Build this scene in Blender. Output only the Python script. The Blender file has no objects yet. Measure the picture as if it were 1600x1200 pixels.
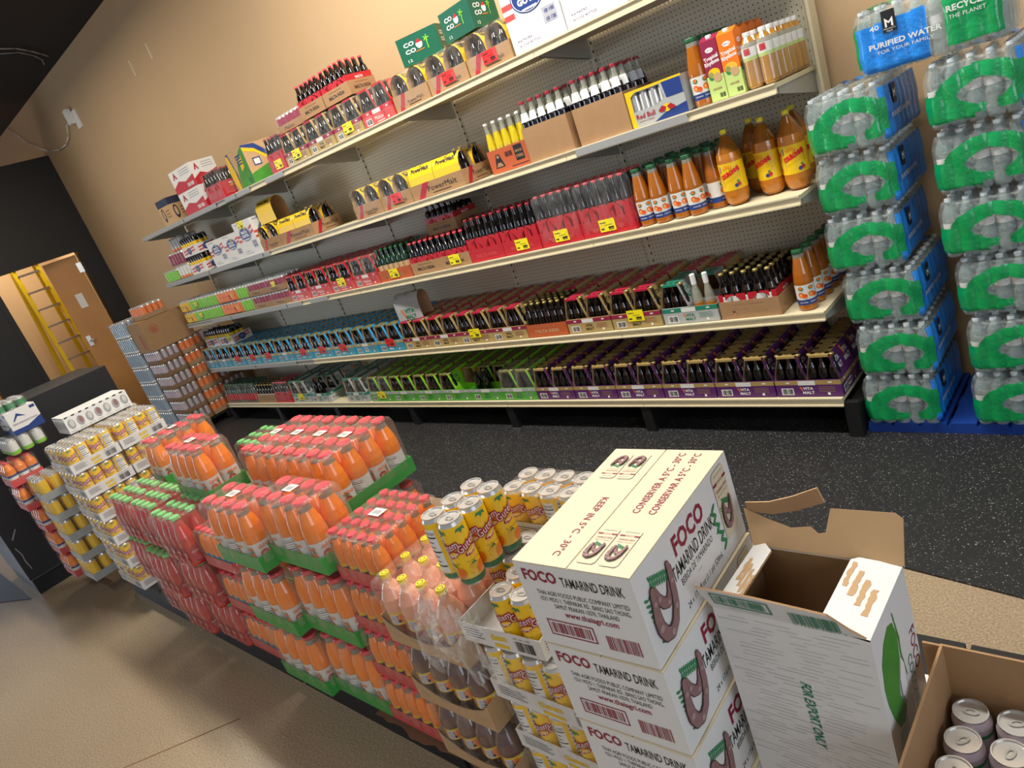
import bpy, math, random
from mathutils import Vector, Matrix
from mathutils.geometry import tessellate_polygon
random.seed(7)
SC = bpy.context.scene
COL = SC.collection
PI = math.pi

# ------------------------------------------------------------------ camera, world, lights, exposure
cd = bpy.data.cameras.new('camera'); cam = bpy.data.objects.new('camera', cd); COL.objects.link(cam)
cam.location = (1.3487, -3.3456, 1.9745)
cam.rotation_euler = (1.239015, 0.339803, 0.717354)
cd.sensor_width = 36; cd.lens = 36 * 1109.23 / 1600; cd.clip_start = .02; cd.clip_end = 60
SC.camera = cam
SC.view_settings.view_transform = 'Standard'; SC.view_settings.look = 'None'
SC.view_settings.gamma = 1; SC.view_settings.use_curve_mapping = False
SC.view_settings.exposure = 0.36
w = bpy.data.worlds.new('world'); SC.world = w; w.use_nodes = True
w.node_tree.nodes['Background'].inputs[0].default_value = (.80, .86, 1, 1)
w.node_tree.nodes['Background'].inputs[1].default_value = .24

def lamp(name, loc, sx, sy, power, col, target=None):
    l = bpy.data.lights.new(name, 'AREA'); l.shape = 'RECTANGLE'; l.size = sx; l.size_y = sy
    l.energy = power; l.color = col
    o = bpy.data.objects.new(name, l); COL.objects.link(o); o.location = loc
    if target is not None:
        o.rotation_euler = (Vector(target) - Vector(loc)).to_track_quat('-Z', 'Y').to_euler()
    return o
WARM = (1, .88, .70); NEUT = (1, .96, .89); COOL = (.78, .88, 1)
lamp('strip_and_fill_light', (-1.2, -1.15, 4.45), 5.0, .25, 215, NEUT)
lamp('strip_and_fill_light', (-7.0, -1.3, 4.45), 4.0, .25, 62, WARM)
lamp('strip_and_fill_light', (-.5, -4.6, 4.45), 6.0, .25, 52, NEUT)  # added fill from behind the camera, not a known fixture
lamp('wall_washer', (-1.6, -.55, 4.4), 3.2, .3, 34, WARM, (-2.0, .6, 3.2))
lamp('storeroom_light', (-12.0, -.3, 3.6), .8, .8, 45, WARM)
lamp('daylight_window', (5.5, -4.2, 2.4), 3.5, 2.6, 85, COOL, (0, -2.2, .8))
lamp('daylight_door', (-12.5, -6.5, 1.8), 2.0, 2.4, 120, COOL, (-5, -4.2, 0))

# ------------------------------------------------------------------ materials
def lin(h):
    h = h.lstrip('#'); c = [int(h[i:i+2], 16)/255 for i in (0, 2, 4)]
    return tuple(x/12.92 if x <= .04045 else ((x+.055)/1.055)**2.4 for x in c) + (1,)
MATS = {}
def mat(name, col, rough=.5, metal=0, var=.06, vs=30, bump=0, bs=60, coat=0, alpha=1, spec=.5, emit=0, sss=0):
    m = bpy.data.materials.new(name); MATS[name] = m; m.use_nodes = True
    nt = m.node_tree; b = nt.nodes['Principled BSDF']
    c = lin(col)
    tc = nt.nodes.new('ShaderNodeTexCoord')
    nz = nt.nodes.new('ShaderNodeTexNoise'); nz.inputs['Scale'].default_value = vs; nz.inputs['Detail'].default_value = 2
    nt.links.new(tc.outputs['Object'], nz.inputs['Vector'])
    mx = nt.nodes.new('ShaderNodeMix'); mx.data_type = 'RGBA'
    mx.inputs[6].default_value = tuple(x*(1-var) for x in c[:3]) + (1,)
    mx.inputs[7].default_value = tuple(min(1, x*(1+var)) for x in c[:3]) + (1,)
    nt.links.new(nz.outputs['Fac'], mx.inputs[0]); nt.links.new(mx.outputs[2], b.inputs['Base Color'])
    b.inputs['Roughness'].default_value = rough; b.inputs['Metallic'].default_value = metal
    b.inputs['Coat Weight'].default_value = coat; b.inputs['Coat Roughness'].default_value = .08
    b.inputs['Alpha'].default_value = alpha; b.inputs['Specular IOR Level'].default_value = spec
    if emit:
        b.inputs['Emission Color'].default_value = c; b.inputs['Emission Strength'].default_value = emit
    if bump:
        n2 = nt.nodes.new('ShaderNodeTexNoise'); n2.inputs['Scale'].default_value = bs; n2.inputs['Detail'].default_value = 3
        nt.links.new(tc.outputs['Object'], n2.inputs['Vector'])
        bp = nt.nodes.new('ShaderNodeBump'); bp.inputs['Strength'].default_value = bump; bp.inputs['Distance'].default_value = .01
        nt.links.new(n2.outputs['Fac'], bp.inputs['Height']); nt.links.new(bp.outputs['Normal'], b.inputs['Normal'])
    return m

def film(name, col, cover, streak=(1, 1, 1), rough=.18, bs=22):
    """thin plastic film: mostly clear, whitish wrinkles and shiny highlights"""
    m = bpy.data.materials.new(name); MATS[name] = m; m.use_nodes = True
    nt = m.node_tree; nt.nodes.clear(); N = nt.nodes.new; L = nt.links.new
    out = N('ShaderNodeOutputMaterial'); tr = N('ShaderNodeBsdfTransparent'); pb = N('ShaderNodeBsdfPrincipled')
    pb.inputs['Base Color'].default_value = lin(col); pb.inputs['Roughness'].default_value = rough
    pb.inputs['Specular IOR Level'].default_value = 1.0
    tc = N('ShaderNodeTexCoord'); mp = N('ShaderNodeMapping'); mp.inputs['Scale'].default_value = streak
    nz = N('ShaderNodeTexNoise'); nz.inputs['Scale'].default_value = bs; nz.inputs['Detail'].default_value = 3
    nz.inputs['Distortion'].default_value = .6
    L(tc.outputs['Object'], mp.inputs[0]); L(mp.outputs[0], nz.inputs['Vector'])
    bp = N('ShaderNodeBump'); bp.inputs['Strength'].default_value = .7; bp.inputs['Distance'].default_value = .012
    L(nz.outputs['Fac'], bp.inputs['Height']); L(bp.outputs['Normal'], pb.inputs['Normal'])
    rp = N('ShaderNodeMapRange'); rp.inputs[1].default_value = .35; rp.inputs[2].default_value = .75
    rp.inputs[3].default_value = cover*.55; rp.inputs[4].default_value = min(1, cover*1.9)
    L(nz.outputs['Fac'], rp.inputs[0])
    mx = N('ShaderNodeMixShader'); L(rp.outputs[0], mx.inputs[0]); L(tr.outputs[0], mx.inputs[1]); L(pb.outputs[0], mx.inputs[2])
    L(mx.outputs[0], out.inputs[0])
    return m

def tile_mat(name, base, dot, scale, thr, rough=.5, off=(0, 0, 0), axis='XZ', sx=1.0):
    """regular small dark holes, as in pegboard"""
    m = bpy.data.materials.new(name); MATS[name] = m; m.use_nodes = True
    nt = m.node_tree; N = nt.nodes.new; L = nt.links.new; b = nt.nodes['Principled BSDF']
    tc = N('ShaderNodeTexCoord'); sp = N('ShaderNodeSeparateXYZ'); L(tc.outputs['Object'], sp.inputs[0])
    def cell(o, s):
        a = N('ShaderNodeMath'); a.operation = 'MULTIPLY'; a.inputs[1].default_value = s; L(o, a.inputs[0])
        f = N('ShaderNodeMath'); f.operation = 'FRACT'; L(a.outputs[0], f.inputs[0])
        c = N('ShaderNodeMath'); c.operation = 'SUBTRACT'; c.inputs[1].default_value = .5; L(f.outputs[0], c.inputs[0])
        q = N('ShaderNodeMath'); q.operation = 'MULTIPLY'; L(c.outputs[0], q.inputs[0]); L(c.outputs[0], q.inputs[1])
        return q.outputs[0]
    s = N('ShaderNodeMath'); s.operation = 'ADD'
    L(cell(sp.outputs[axis[0]], scale*sx), s.inputs[0]); L(cell(sp.outputs[axis[1]], scale), s.inputs[1])
    t = N('ShaderNodeMath'); t.operation = 'LESS_THAN'; t.inputs[1].default_value = thr; L(s.outputs[0], t.inputs[0])
    mx = N('ShaderNodeMix'); mx.data_type = 'RGBA'; mx.inputs[6].default_value = lin(base); mx.inputs[7].default_value = lin(dot)
    L(t.outputs[0], mx.inputs[0]); L(mx.outputs[2], b.inputs['Base Color']); b.inputs['Roughness'].default_value = rough
    return m

def floor_mat(name, base, lo, hi, speck, specks, rough, grain=260, big=.8, bthr=.7):
    m = bpy.data.materials.new(name); MATS[name] = m; m.use_nodes = True
    nt = m.node_tree; N = nt.nodes.new; L = nt.links.new; b = nt.nodes['Principled BSDF']
    tc = N('ShaderNodeTexCoord')
    a = N('ShaderNodeTexNoise'); a.inputs['Scale'].default_value = big; a.inputs['Detail'].default_value = 5; L(tc.outputs['Object'], a.inputs['Vector'])
    g = N('ShaderNodeTexNoise'); g.inputs['Scale'].default_value = grain; g.inputs['Detail'].default_value = 1; L(tc.outputs['Object'], g.inputs['Vector'])
    m1 = N('ShaderNodeMix'); m1.data_type = 'RGBA'; m1.inputs[6].default_value = lin(lo); m1.inputs[7].default_value = lin(hi); L(a.outputs['Fac'], m1.inputs[0])
    r = N('ShaderNodeMapRange'); r.inputs[1].default_value = bthr; r.inputs[2].default_value = bthr+.03; L(g.outputs['Fac'], r.inputs[0])
    m2 = N('ShaderNodeMix'); m2.data_type = 'RGBA'; m2.inputs[7].default_value = lin(speck); L(r.outputs[0], m2.inputs[0]); L(m1.outputs[2], m2.inputs[6])
    g2 = N('ShaderNodeTexNoise'); g2.inputs['Scale'].default_value = grain*.6; L(tc.outputs['Object'], g2.inputs['Vector'])
    r2 = N('ShaderNodeMapRange'); r2.inputs[1].default_value = .3; r2.inputs[2].default_value = .7; r2.inputs[3].default_value = 1-specks; r2.inputs[4].default_value = 1+specks
    L(g2.outputs['Fac'], r2.inputs[0])
    m3 = N('ShaderNodeVectorMath'); m3.operation = 'SCALE'; L(m2.outputs[2], m3.inputs[0]); L(r2.outputs[0], m3.inputs['Scale'])
    L(m3.outputs[0], b.inputs['Base Color']); b.inputs['Roughness'].default_value = rough
    return m

floor_mat('concrete', '#8c7350', '#8a775e', '#ab987e', '#dcd0b8', .26, .24, 210, .7, .72)
floor_mat('rubber', '#17171a', '#131315', '#1f1f22', '#a8a69c', .25, .55, 170, 1.5, .685)
floor_mat('vinyl_blue', '#1a2030', '#1b2436', '#242f46', '#2a3650', .1, .25, 200, 1.0, .8)
mat('wall_tan', '#bfa079', .75, var=.05, vs=1.1, bump=.05, bs=120)
mat('black_paint', '#17181c', .5, var=.1, vs=3)
mat('ceiling_black', '#11131b', .8, var=.2, vs=2)
mat('steel_cream', '#d8ccaa', .45, var=.03)
mat('steel_grey_shade', '#a3a298', .45, var=.03)  # bracket grey, also the cream shelf steel with shade put into its colour
mat('strip_grey', '#9a9b9a', .4, var=.04)
tile_mat('pegboard', '#d8d0b6', '#3a342a', 1/.0254, .017)
tile_mat('slots', '#d8d0b6', '#14120f', 1/.05, .06, axis='ZX', sx=1)
mat('kick_black', '#0b0b0c', .6)
mat('kraft', '#a07c56', .8, var=.1, vs=14, bump=.06)
mat('kraft_dark', '#7c5a38', .85, var=.12, vs=14)
mat('kraft_light', '#bb986e', .8, var=.08, vs=14)
mat('kraft_inside', '#8a6a45', .85, var=.1)
mat('white_card', '#dcdad6', .5, var=.02, vs=12)
mat('cream_card', '#d6c8aa', .5, var=.02)
mat('white', '#e9e8e4', .4, var=.02)
mat('label_white', '#d9d8d2', .45, var=.03)
mat('ink_black', '#1b1a1c', .5)
mat('ink_maroon', '#8a1c36', .5)
mat('ink_red', '#a3182c', .5)
mat('ink_green', '#1c7a55', .5)
mat('ink_brown', '#8d6866', .5, var=.12, vs=60)
mat('ink_dark', '#4a2f33', .5)
mat('ink_pale', '#a98a86', .5)
mat('leaf_green', '#2f7d4e', .5, var=.15)
mat('coco_green', '#3d8a2c', .5, var=.25, vs=25)
mat('red', '#b8202c', .4, var=.06)
mat('red_bright', '#d31f1f', .35)
mat('coral', '#c94a48', .45, var=.05)
mat('cap_pink', '#dc4650', .38, var=.05, coat=.3)
mat('cap_green', '#6fbf6c', .4, var=.05, coat=.2)
mat('cap_dkgreen', '#1f5c35', .4)
mat('cap_yellow', '#e8d21a', .4)
mat('cap_white', '#e4e2de', .4)
mat('cap_gold', '#9c8a52', .35, .5)
mat('cap_red', '#9a1f2e', .35)
mat('green_card', '#3f9a45', .45)
mat('green', '#4a9e2f', .45)
mat('lime', '#7cc525', .45)
mat('purple', '#572463', .45)
mat('tan_band', '#a48a52', .5)
mat('olive', '#7d7a46', .5)
mat('maroon', '#8e1f44', .45)
mat('rose', '#b01b3a', .45)
mat('tan_card', '#a8925c', .5)
mat('blue_teal', '#2c93b5', .45)
mat('sky', '#2e9fd4', .45)
mat('silver_card', '#a9adab', .4)
mat('teal_green', '#1f7c63', .45)
mat('yellow', '#e8bf12', .4)
mat('yellow_tag', '#f2e21a', .45)
mat('red_tag', '#d62a2a', .45)
mat('navy', '#1d3a7c', .45)
mat('navy_dark', '#1b2340', .45)
mat('orange', '#e8771c', .4)
mat('orange_brown', '#b4552c', .55)
mat('dk_green_card', '#0f5843', .4)
mat('wood_door', '#c48c4c', .5, var=.18, vs=3)
mat('ladder_yellow', '#d8b800', .45)
mat('aluminium', '#9d9a94', .4, .7)
mat('bin_grey', '#5c5852', .6)
mat('wood_raw', '#6e4a33', .8, var=.2)
mat('juice_orange', '#f5830c', .16, var=.1, vs=12, coat=.6)
mat('juice_deep', '#a35c10', .16, var=.1, vs=12, coat=.6)
mat('juice_red', '#c02a1c', .16, var=.12, vs=12, coat=.6)
mat('label_guava', '#a82038', .4, var=.2, vs=40)
mat('juice_peach', '#e2a184', .2, var=.05, coat=.6)
mat('amber', '#a23c08', .12, var=.15, vs=10, coat=.8)
mat('amber_light', '#b8701c', .12, var=.1, coat=.7)
mat('dark_drink', '#2b1210', .12, var=.1, coat=.8)
mat('plum_pet', '#5a3a36', .15, var=.1, coat=.8)
mat('malt_glass', '#0c0807', .08, var=.1, coat=1.0)
mat('green_glass', '#0f2c1a', .08, coat=1.0)
mat('cola', '#0b0608', .08, coat=1.0)
mat('lemon_drink', '#c9b21c', .15, coat=.8)
mat('neck_glass', '#b9b8a4', .1, alpha=.45, coat=.6)
mat('clear_pet', '#b4c8c4', .08, alpha=.30, coat=.8, bump=.3, bs=90)
mat('water_cap', '#d5dde0', .4)
mat('can_silver', '#d6d4cf', .25, .6, var=.05)
mat('can_yellow', '#ffcb1c', .3, 0, var=.06, coat=.4)
mat('can_green', '#0f7a4a', .3, .2)
mat('can_lilac', '#c9b9c0', .35, .3)
mat('mango', '#e6b43a', .4, var=.3, vs=60)
mat('mango_red', '#c2303a', .4, var=.3, vs=60)
mat('carrot', '#dd5a1c', .4)
mat('pet_brown', '#8a5212', .15, coat=.8)
mat('film_green', '#06934f', .28, var=.1, vs=20, coat=.5, bump=.3, bs=60)
mat('film_blue', '#1f86e0', .28, var=.08, vs=20, coat=.6, bump=.35, bs=70)
mat('pallet_blue', '#123a8a', .5)
mat('pallet_black', '#131313', .6)
mat('scuff_grey', '#c2c1bd', .6)
film('film_clear', '#d6d4d0', .075, (1, 1, .35))
film('film_haze', '#d8c6b4', .13, (1, 1, .25))
film('film_torn', '#e6e2dc', .20, (1, 1, 1), .12, 34)
film('film_water', '#d4dfdd', .13, (1, 1, 1), .08, 40)

# ------------------------------------------------------------------ mesh helpers
TXT = {}
def text_mesh(s, bold):
    k = (s, bold)
    if k not in TXT:
        c = bpy.data.curves.new('t', 'FONT'); c.body = s; c.size = 1; c.resolution_u = 2; c.offset = bold; c.space_character = 1.02
        o = bpy.data.objects.new('t', c); COL.objects.link(o)
        dg = bpy.context.evaluated_depsgraph_get(); me = bpy.data.meshes.new_from_object(o.evaluated_get(dg))
        V = [(v.co.x, v.co.y) for v in me.vertices]; F = [tuple(p.vertices) for p in me.polygons]
        bpy.data.objects.remove(o); bpy.data.curves.remove(c); bpy.data.meshes.remove(me)
        if V:
            x0 = min(v[0] for v in V); x1 = max(v[0] for v in V)
            V = [(a-(x0+x1)/2, b-.35) for a, b in V]; W = x1-x0
        else: W = 1
        TXT[k] = (V, F, W)
    return TXT[k]

class Flat:
    def __init__(s, o, u, v): s.o = Vector(o); s.u = Vector(u).normalized(); s.v = Vector(v).normalized(); s.n = s.u.cross(s.v)
    def __call__(s, x, y, l): return s.o + s.u*x + s.v*y + s.n*(.0007*l)
    step = 99
class Cyl:
    def __init__(s, r, a=-90, cx=0, cy=0, r2=None, h=1): s.r = r; s.a = math.radians(a); s.c = (cx, cy); s.k = ((r2 or r)-r)/h
    def __call__(s, x, y, l):
        t = s.a + x/s.r; R = s.r + .0007*l + s.k*y
        return Vector((s.c[0]+R*math.cos(t), s.c[1]+R*math.sin(t), y))
    step = .008

class MB:
    def __init__(s): s.v = []; s.f = []; s.mi = []; s.sm = []; s.mats = []; s.T = None
    def slot(s, m):
        if m not in s.mats: s.mats.append(m)
        return s.mats.index(m)
    def add(s, V, F, m, smooth=False):
        b = len(s.v)
        s.v += [tuple(s.T @ Vector(p)) if s.T else tuple(p) for p in V]
        k = s.slot(m)
        for f in F: s.f.append(tuple(i+b for i in f)); s.mi.append(k); s.sm.append(smooth)
        return s
    def box(s, x0, x1, y0, y1, z0, z1, m):
        V = [(x, y, z) for z in (z0, z1) for y in (y0, y1) for x in (x0, x1)]
        return s.add(V, [(0, 2, 3, 1), (4, 5, 7, 6), (0, 1, 5, 4), (2, 6, 7, 3), (0, 4, 6, 2), (1, 3, 7, 5)], m)
    def quad(s, P, m): return s.add(P, [tuple(range(len(P)))], m)
    def lathe(s, prof, n=16, cx=0, cy=0, top=True, bot=True, z0=0):
        """prof: (r, z, material of the band above)"""
        ring = [[(cx+r*math.cos(2*PI*i/n), cy+r*math.sin(2*PI*i/n), z+z0) for i in range(n)] for r, z, _ in prof]
        for k in range(len(prof)-1):
            V = ring[k]+ring[k+1]
            s.add(V, [(i, (i+1) % n, n+(i+1) % n, n+i) for i in range(n)], prof[k][2], True)
        if top: s.add(ring[-1], [tuple(range(n))], prof[-1][2])
        if bot: s.add(ring[0], [tuple(range(n))[::-1]], prof[0][2])
        return s
    def tube(s, pts, r, m, n=6):
        for a, b in zip(pts, pts[1:]):
            a = Vector(a); b = Vector(b); d = (b-a).normalized(); u = d.orthogonal().normalized(); v = d.cross(u)
            V = [p+u*r*math.cos(2*PI*i/n)+v*r*math.sin(2*PI*i/n) for p in (a, b) for i in range(n)]
            s.add(V, [(i, (i+1) % n, n+(i+1) % n, n+i) for i in range(n)]+[tuple(range(n))[::-1], tuple(range(n, 2*n))], m, True)
        return s
    # art on a mapped surface
    def rect(s, M, x0, y0, x1, y1, m, l=1):
        n = max(1, int(abs(x1-x0)/M.step)+1) if M.step < 1 else 1
        V = []
        for i in range(n+1):
            x = x0+(x1-x0)*i/n; V += [M(x, y0, l), M(x, y1, l)]
        return s.add(V, [(2*i, 2*i+2, 2*i+3, 2*i+1) for i in range(n)], m)
    def poly(s, M, P, m, l=1, holes=()):
        L = [[Vector((x, y, 0)) for x, y in P]]+[[Vector((x, y, 0)) for x, y in h] for h in holes]
        flat = [p for q in L for p in q]; F = tessellate_polygon(L)
        out = []
        for f in F:
            a, b, c = (flat[i] for i in f)
            out.append(tuple(f) if (b-a).cross(c-a).z > 0 else tuple(f)[::-1])
        return s.add([M(p.x, p.y, l) for p in flat], out, m)
    def ell(s, M, cx, cy, rx, ry, m, l=1, n=16, rot=0):
        c, q = math.cos(rot), math.sin(rot)
        P = [(rx*math.cos(2*PI*i/n), ry*math.sin(2*PI*i/n)) for i in range(n)]
        return s.add([M(cx+x*c-y*q, cy+x*q+y*c, l) for x, y in P], [tuple(range(n))], m)
    def stroke(s, M, P, R, m, l=1, n=10):
        """thick tapering line with round ends"""
        for i, ((x, y), r) in enumerate(zip(P, R)): s.ell(M, x, y, r, r, m, l+.5+.2*(i % 2), n)
        for i, (((a, b), r), ((c, d), q)) in enumerate(zip(zip(P, R), list(zip(P, R))[1:])):
            L = math.hypot(c-a, d-b) or 1; nx, ny = -(d-b)/L, (c-a)/L
            s.poly(M, [(a-nx*r, b-ny*r), (c-nx*q, d-ny*q), (c+nx*q, d+ny*q), (a+nx*r, b+ny*r)], m, l+.2*(i % 2))
        return s
    def txt(s, M, t, x, y, h, m, l=2, w=None, rot=0, bold=.0, slant=0):
        V, F, W = text_mesh(t, bold); kx = h if w is None else w/W; c, q = math.cos(rot), math.sin(rot)
        P = [(a*kx+b*h*slant, b*h) for a, b in V]
        return s.add([M(x+a*c-b*q, y+a*q+b*c, l) for a, b in P], F, m)
    def bars(s, M, x, y, w, h, m, l=2, box=None, rot=False, seed=1):
        rnd = random.Random(seed); t = 0
        while t < w:
            b = rnd.choice((.012, .02, .035))*w
            if t+b <= w: s.rect(M, *((x+t, y, x+t+b, y+h) if not rot else (x, y+t, x+h, y+t+b)), m, l)
            t += b+rnd.choice((.012, .02, .03))*w
        if box:
            e, g = box, .004
            for a in ((x-g-e, y-g-e, x+w+g+e, y-g), (x-g-e, y+h+g, x+w+g+e, y+h+g+e), (x-g-e, y-g, x-g, y+h+g), (x+w+g, y-g, x+w+g+e, y+h+g)):
                s.rect(M, *a, m, l)
        return s
    def mesh(s, name):
        me = bpy.data.meshes.new(name); me.from_pydata(s.v, [], s.f)
        for m in s.mats: me.materials.append(MATS[m])
        me.polygons.foreach_set('material_index', s.mi); me.polygons.foreach_set('use_smooth', s.sm); me.update()
        return me
    def build(s, name, parent=None, loc=(0, 0, 0), rz=0): return obj(name, s.mesh(name), parent, loc, rz)

def obj(name, me, parent=None, loc=(0, 0, 0), rz=0):
    o = bpy.data.objects.new(name, me); COL.objects.link(o); o.parent = parent; o.location = loc
    if parent is not None: KIDS.setdefault(parent.name, []).append(o)
    if rz: o.rotation_euler = (0, 0, rz)
    return o
def tag(o, label, cat, group=None):
    o['label'] = label; o['category'] = cat
    if group: o['group'] = group
    return o
def struct(o): o['kind'] = 'structure'; return o
KIDS = {}
def copy_tree(o, parent=None):
    c = o.copy(); COL.objects.link(c); c.parent = parent
    for ch in KIDS.get(o.name, ()): copy_tree(ch, c)
    return c
PROTO = {}
def place(kind, loc, label, cat, group=None, rz=0):
    """first use builds the thing, later uses copy it and each of its parts"""
    if kind in PROTO: o = copy_tree(PROTO[kind])
    else:
        o = KINDS[kind](); PROTO[kind] = o
    o.location = loc; o.rotation_euler = (0, 0, math.radians(rz))
    for k in ('group',):
        if k in o: del o[k]
    return tag(o, label, cat, group)
ORD = ['', 'second', 'third', 'fourth', 'fifth', 'sixth', 'seventh', 'eighth', 'ninth', 'tenth', 'eleventh', 'twelfth']
def nth(i, what='from the right'): return ('first ' if i == 0 else ORD[i]+' ')+what

def superbox(mb, x0, x1, y0, y1, z0, z1, r, m, n=(10, 8, 8), disp=None, faces='TFBLR', matf=None):
    """rounded soft box made of gridded sides; m = material, matf(face, s, t) may override per cell"""
    c = Vector(((x0+x1)/2, (y0+y1)/2, (z0+z1)/2)); h = Vector(((x1-x0)/2, (y1-y0)/2, (z1-z0)/2))
    def pos(q):
        p = Vector((q[0]*h.x, q[1]*h.y, q[2]*h.z)); i = Vector([max(-h[k]+r, min(h[k]-r, p[k])) for k in range(3)])
        d = p-i
        if d.length > 1e-9: p = i+d.normalized()*r
        p = p+c
        return disp(p, (p-c)) if disp else p
    sides = {'T': (0, 1, lambda a, b: (a, b, 1)), 'F': (0, 2, lambda a, b: (a, -1, b)), 'B': (0, 2, lambda a, b: (-a, 1, b)),
             'R': (1, 2, lambda a, b: (1, a, b)), 'L': (1, 2, lambda a, b: (-1, -a, b)), 'D': (0, 1, lambda a, b: (a, -b, -1))}
    for k in faces:
        ia, ib, fn = sides[k]; na, nb = n[ia], n[ib]
        V = [pos(fn(-1+2*i/na, -1+2*j/nb)) for j in range(nb+1) for i in range(na+1)]
        G = {}
        for j in range(nb):
            for i in range(na):
                mm = matf(k, (i+.5)/na, (j+.5)/nb) if matf else m
                if mm: G.setdefault(mm, []).append((j*(na+1)+i, j*(na+1)+i+1, (j+1)*(na+1)+i+1, (j+1)*(na+1)+i))
        for mm, F in G.items(): mb.add(V, F, mm, True)
    return mb

# ------------------------------------------------------------------ the room
def prism(mb, P, z0, z1, m):
    n = len(P); mb.add([(x, y, z0) for x, y in P]+[(x, y, z1) for x, y in P],
                       [tuple(range(n))[::-1], tuple(range(n, 2*n))]+[(i, (i+1) % n, n+(i+1) % n, n+i) for i in range(n)], m); return mb
struct(MB().box(-14, 6, -9, 3, -.1, 0, 'concrete').build('floor'))
mb = MB(); prism(mb, [(-10.6, -.95), (.31, -.95), (3.2, -1.47), (3.2, .62), (-10.6, .62)], 0, .008, 'rubber')
o = mb.build('floor_mat'); tag(o, 'black speckled rubber mat on the concrete floor under the tall shelves', 'floor mat')
mb = MB(); prism(mb, [(-5.34, -2.87), (-5.95, -3.13), (-7.6, -4.1), (-10.5, -4.1), (-10.5, -2.87)], 0, .006, 'vinyl_blue')
tag(mb.build('floor_mat'), 'dark bluish floor mat beside the black cabinet', 'floor mat')
struct(MB().box(-14, 6, .62, .75, 0, 4.72, 'wall_tan').build('wall_back'))
struct(MB().box(-14, 6, -9, .75, 4.72, 4.82, 'ceiling_black').build('ceiling'))
mb = MB()
X0, X1, YA, YB = -10.86, -10.7, -.86, .33
mb.box(X0, X1, YB, .62, 0, 4.03, 'black_paint'); mb.box(X0, X1, YA, YB, 2.66, 4.03, 'black_paint')
mb.box(X0, X1, -1.47, YA, 0, 4.03, 'black_paint')
struct(mb.build('wall_left'))
mb = MB(); mb.box(X1, X1+.012, YA-.07, YA, 0, 2.73, 'black_paint'); mb.box(X1, X1+.012, YB, YB+.07, 0, 2.73, 'black_paint'); mb.box(X1, X1+.012, YA, YB, 2.66, 2.73, 'black_paint')
struct(mb.build('trim_1'))
mb = MB(); mb.box(-13.2, -13.1, -2.2, .62, 0, 3.4, 'wall_tan'); mb.box(-13.1, -10.86, -2.2, -2.1, 0, 3.4, 'wall_tan')
struct(mb.build('wall_storeroom'))
# floor saw cuts
mb = MB(); mb.tube([(-2.9, -4.0, 0), (-1.9, -2.72, 0)], .003, 'kraft_dark', 4); mb.tube([(-2.9, -4.0, 0), (-3.6, -5.2, 0)], .003, 'kraft_dark', 4)
struct(mb.build('trim_2'))
# wooden door, open into the storeroom
d = struct(MB().box(0, .46, 0, .045, .01, 2.62, 'wood_door').build('door_1', None, (-10.83, .31, 0), math.radians(-140)))
d.rotation_euler = (0, 0, math.radians(-103))
MB().box(.36, .42, .045, .06, 1.3, 1.46, 'can_silver').tube([(.39, .06, 1.38), (.39, .11, 1.38), (.30, .11, 1.38)], .012, 'can_silver').build('door_handle', d)
MB().box(.17, .27, .045, .055, 1.86, 2.08, 'white').build('notice', d)
for z in (2.35, 1.3): MB().box(-.02, .05, .045, .06, z, z+.15, 'can_silver').build('hinge', d)
# ladder
t = tag(bpy.data.objects.new('step_ladder', None), 'yellow step ladder seen through the open doorway', 'ladder'); COL.objects.link(t); t.location = (-12.2, -.28, 0)
def rail(a, b, w=.06):
    mb = MB(); a = Vector(a); b = Vector(b)
    V = [(p.x+dx, p.y+dy, p.z) for p in (a, b) for dx, dy in ((-.03, -w/2), (.03, -w/2), (.03, w/2), (-.03, w/2))]
    mb.add(V, [(0, 3, 2, 1), (4, 5, 6, 7), (0, 1, 5, 4), (1, 2, 6, 5), (2, 3, 7, 6), (3, 0, 4, 7)], 'ladder_yellow'); return mb
for sy in (0, .44):
    rail((.42, sy, 0), (.05, sy+(.05 if sy == 0 else -.05), 2.75)).build('rail', t)
    rail((-.42, sy, 0), (-.05, sy+(.05 if sy == 0 else -.05), 2.75)).build('rear_rail', t)
for k in range(9):
    z = .3+k*.29; f = z/2.75
    MB().box(.36-.37*f, .46-.37*f, .03+.03*f, .41-.03*f, z, z+.03, 'aluminium').build('step', t)
MB().box(-.08, .1, .03, .41, 2.75, 2.8, 'ladder_yellow').build('top_cap', t)
# bin
t = tag(bpy.data.objects.new('waste_bin', None), 'grey bin lined with a clear plastic bag inside the storeroom', 'bin'); COL.objects.link(t); t.location = (-11.75, -.75, 0)
MB().lathe([(.25, 0, 'bin_grey'), (.3, .78, 'bin_grey'), (.32, .8, 'bin_grey'), (.32, .85, 'bin_grey')], 20, top=False).build('body', t)
MB().lathe([(.325, .72, 'film_torn'), (.335, .84, 'film_torn'), (.33, .88, 'film_torn'), (.27, .87, 'film_torn')], 20, top=False, bot=False).build('bag', t)
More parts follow.
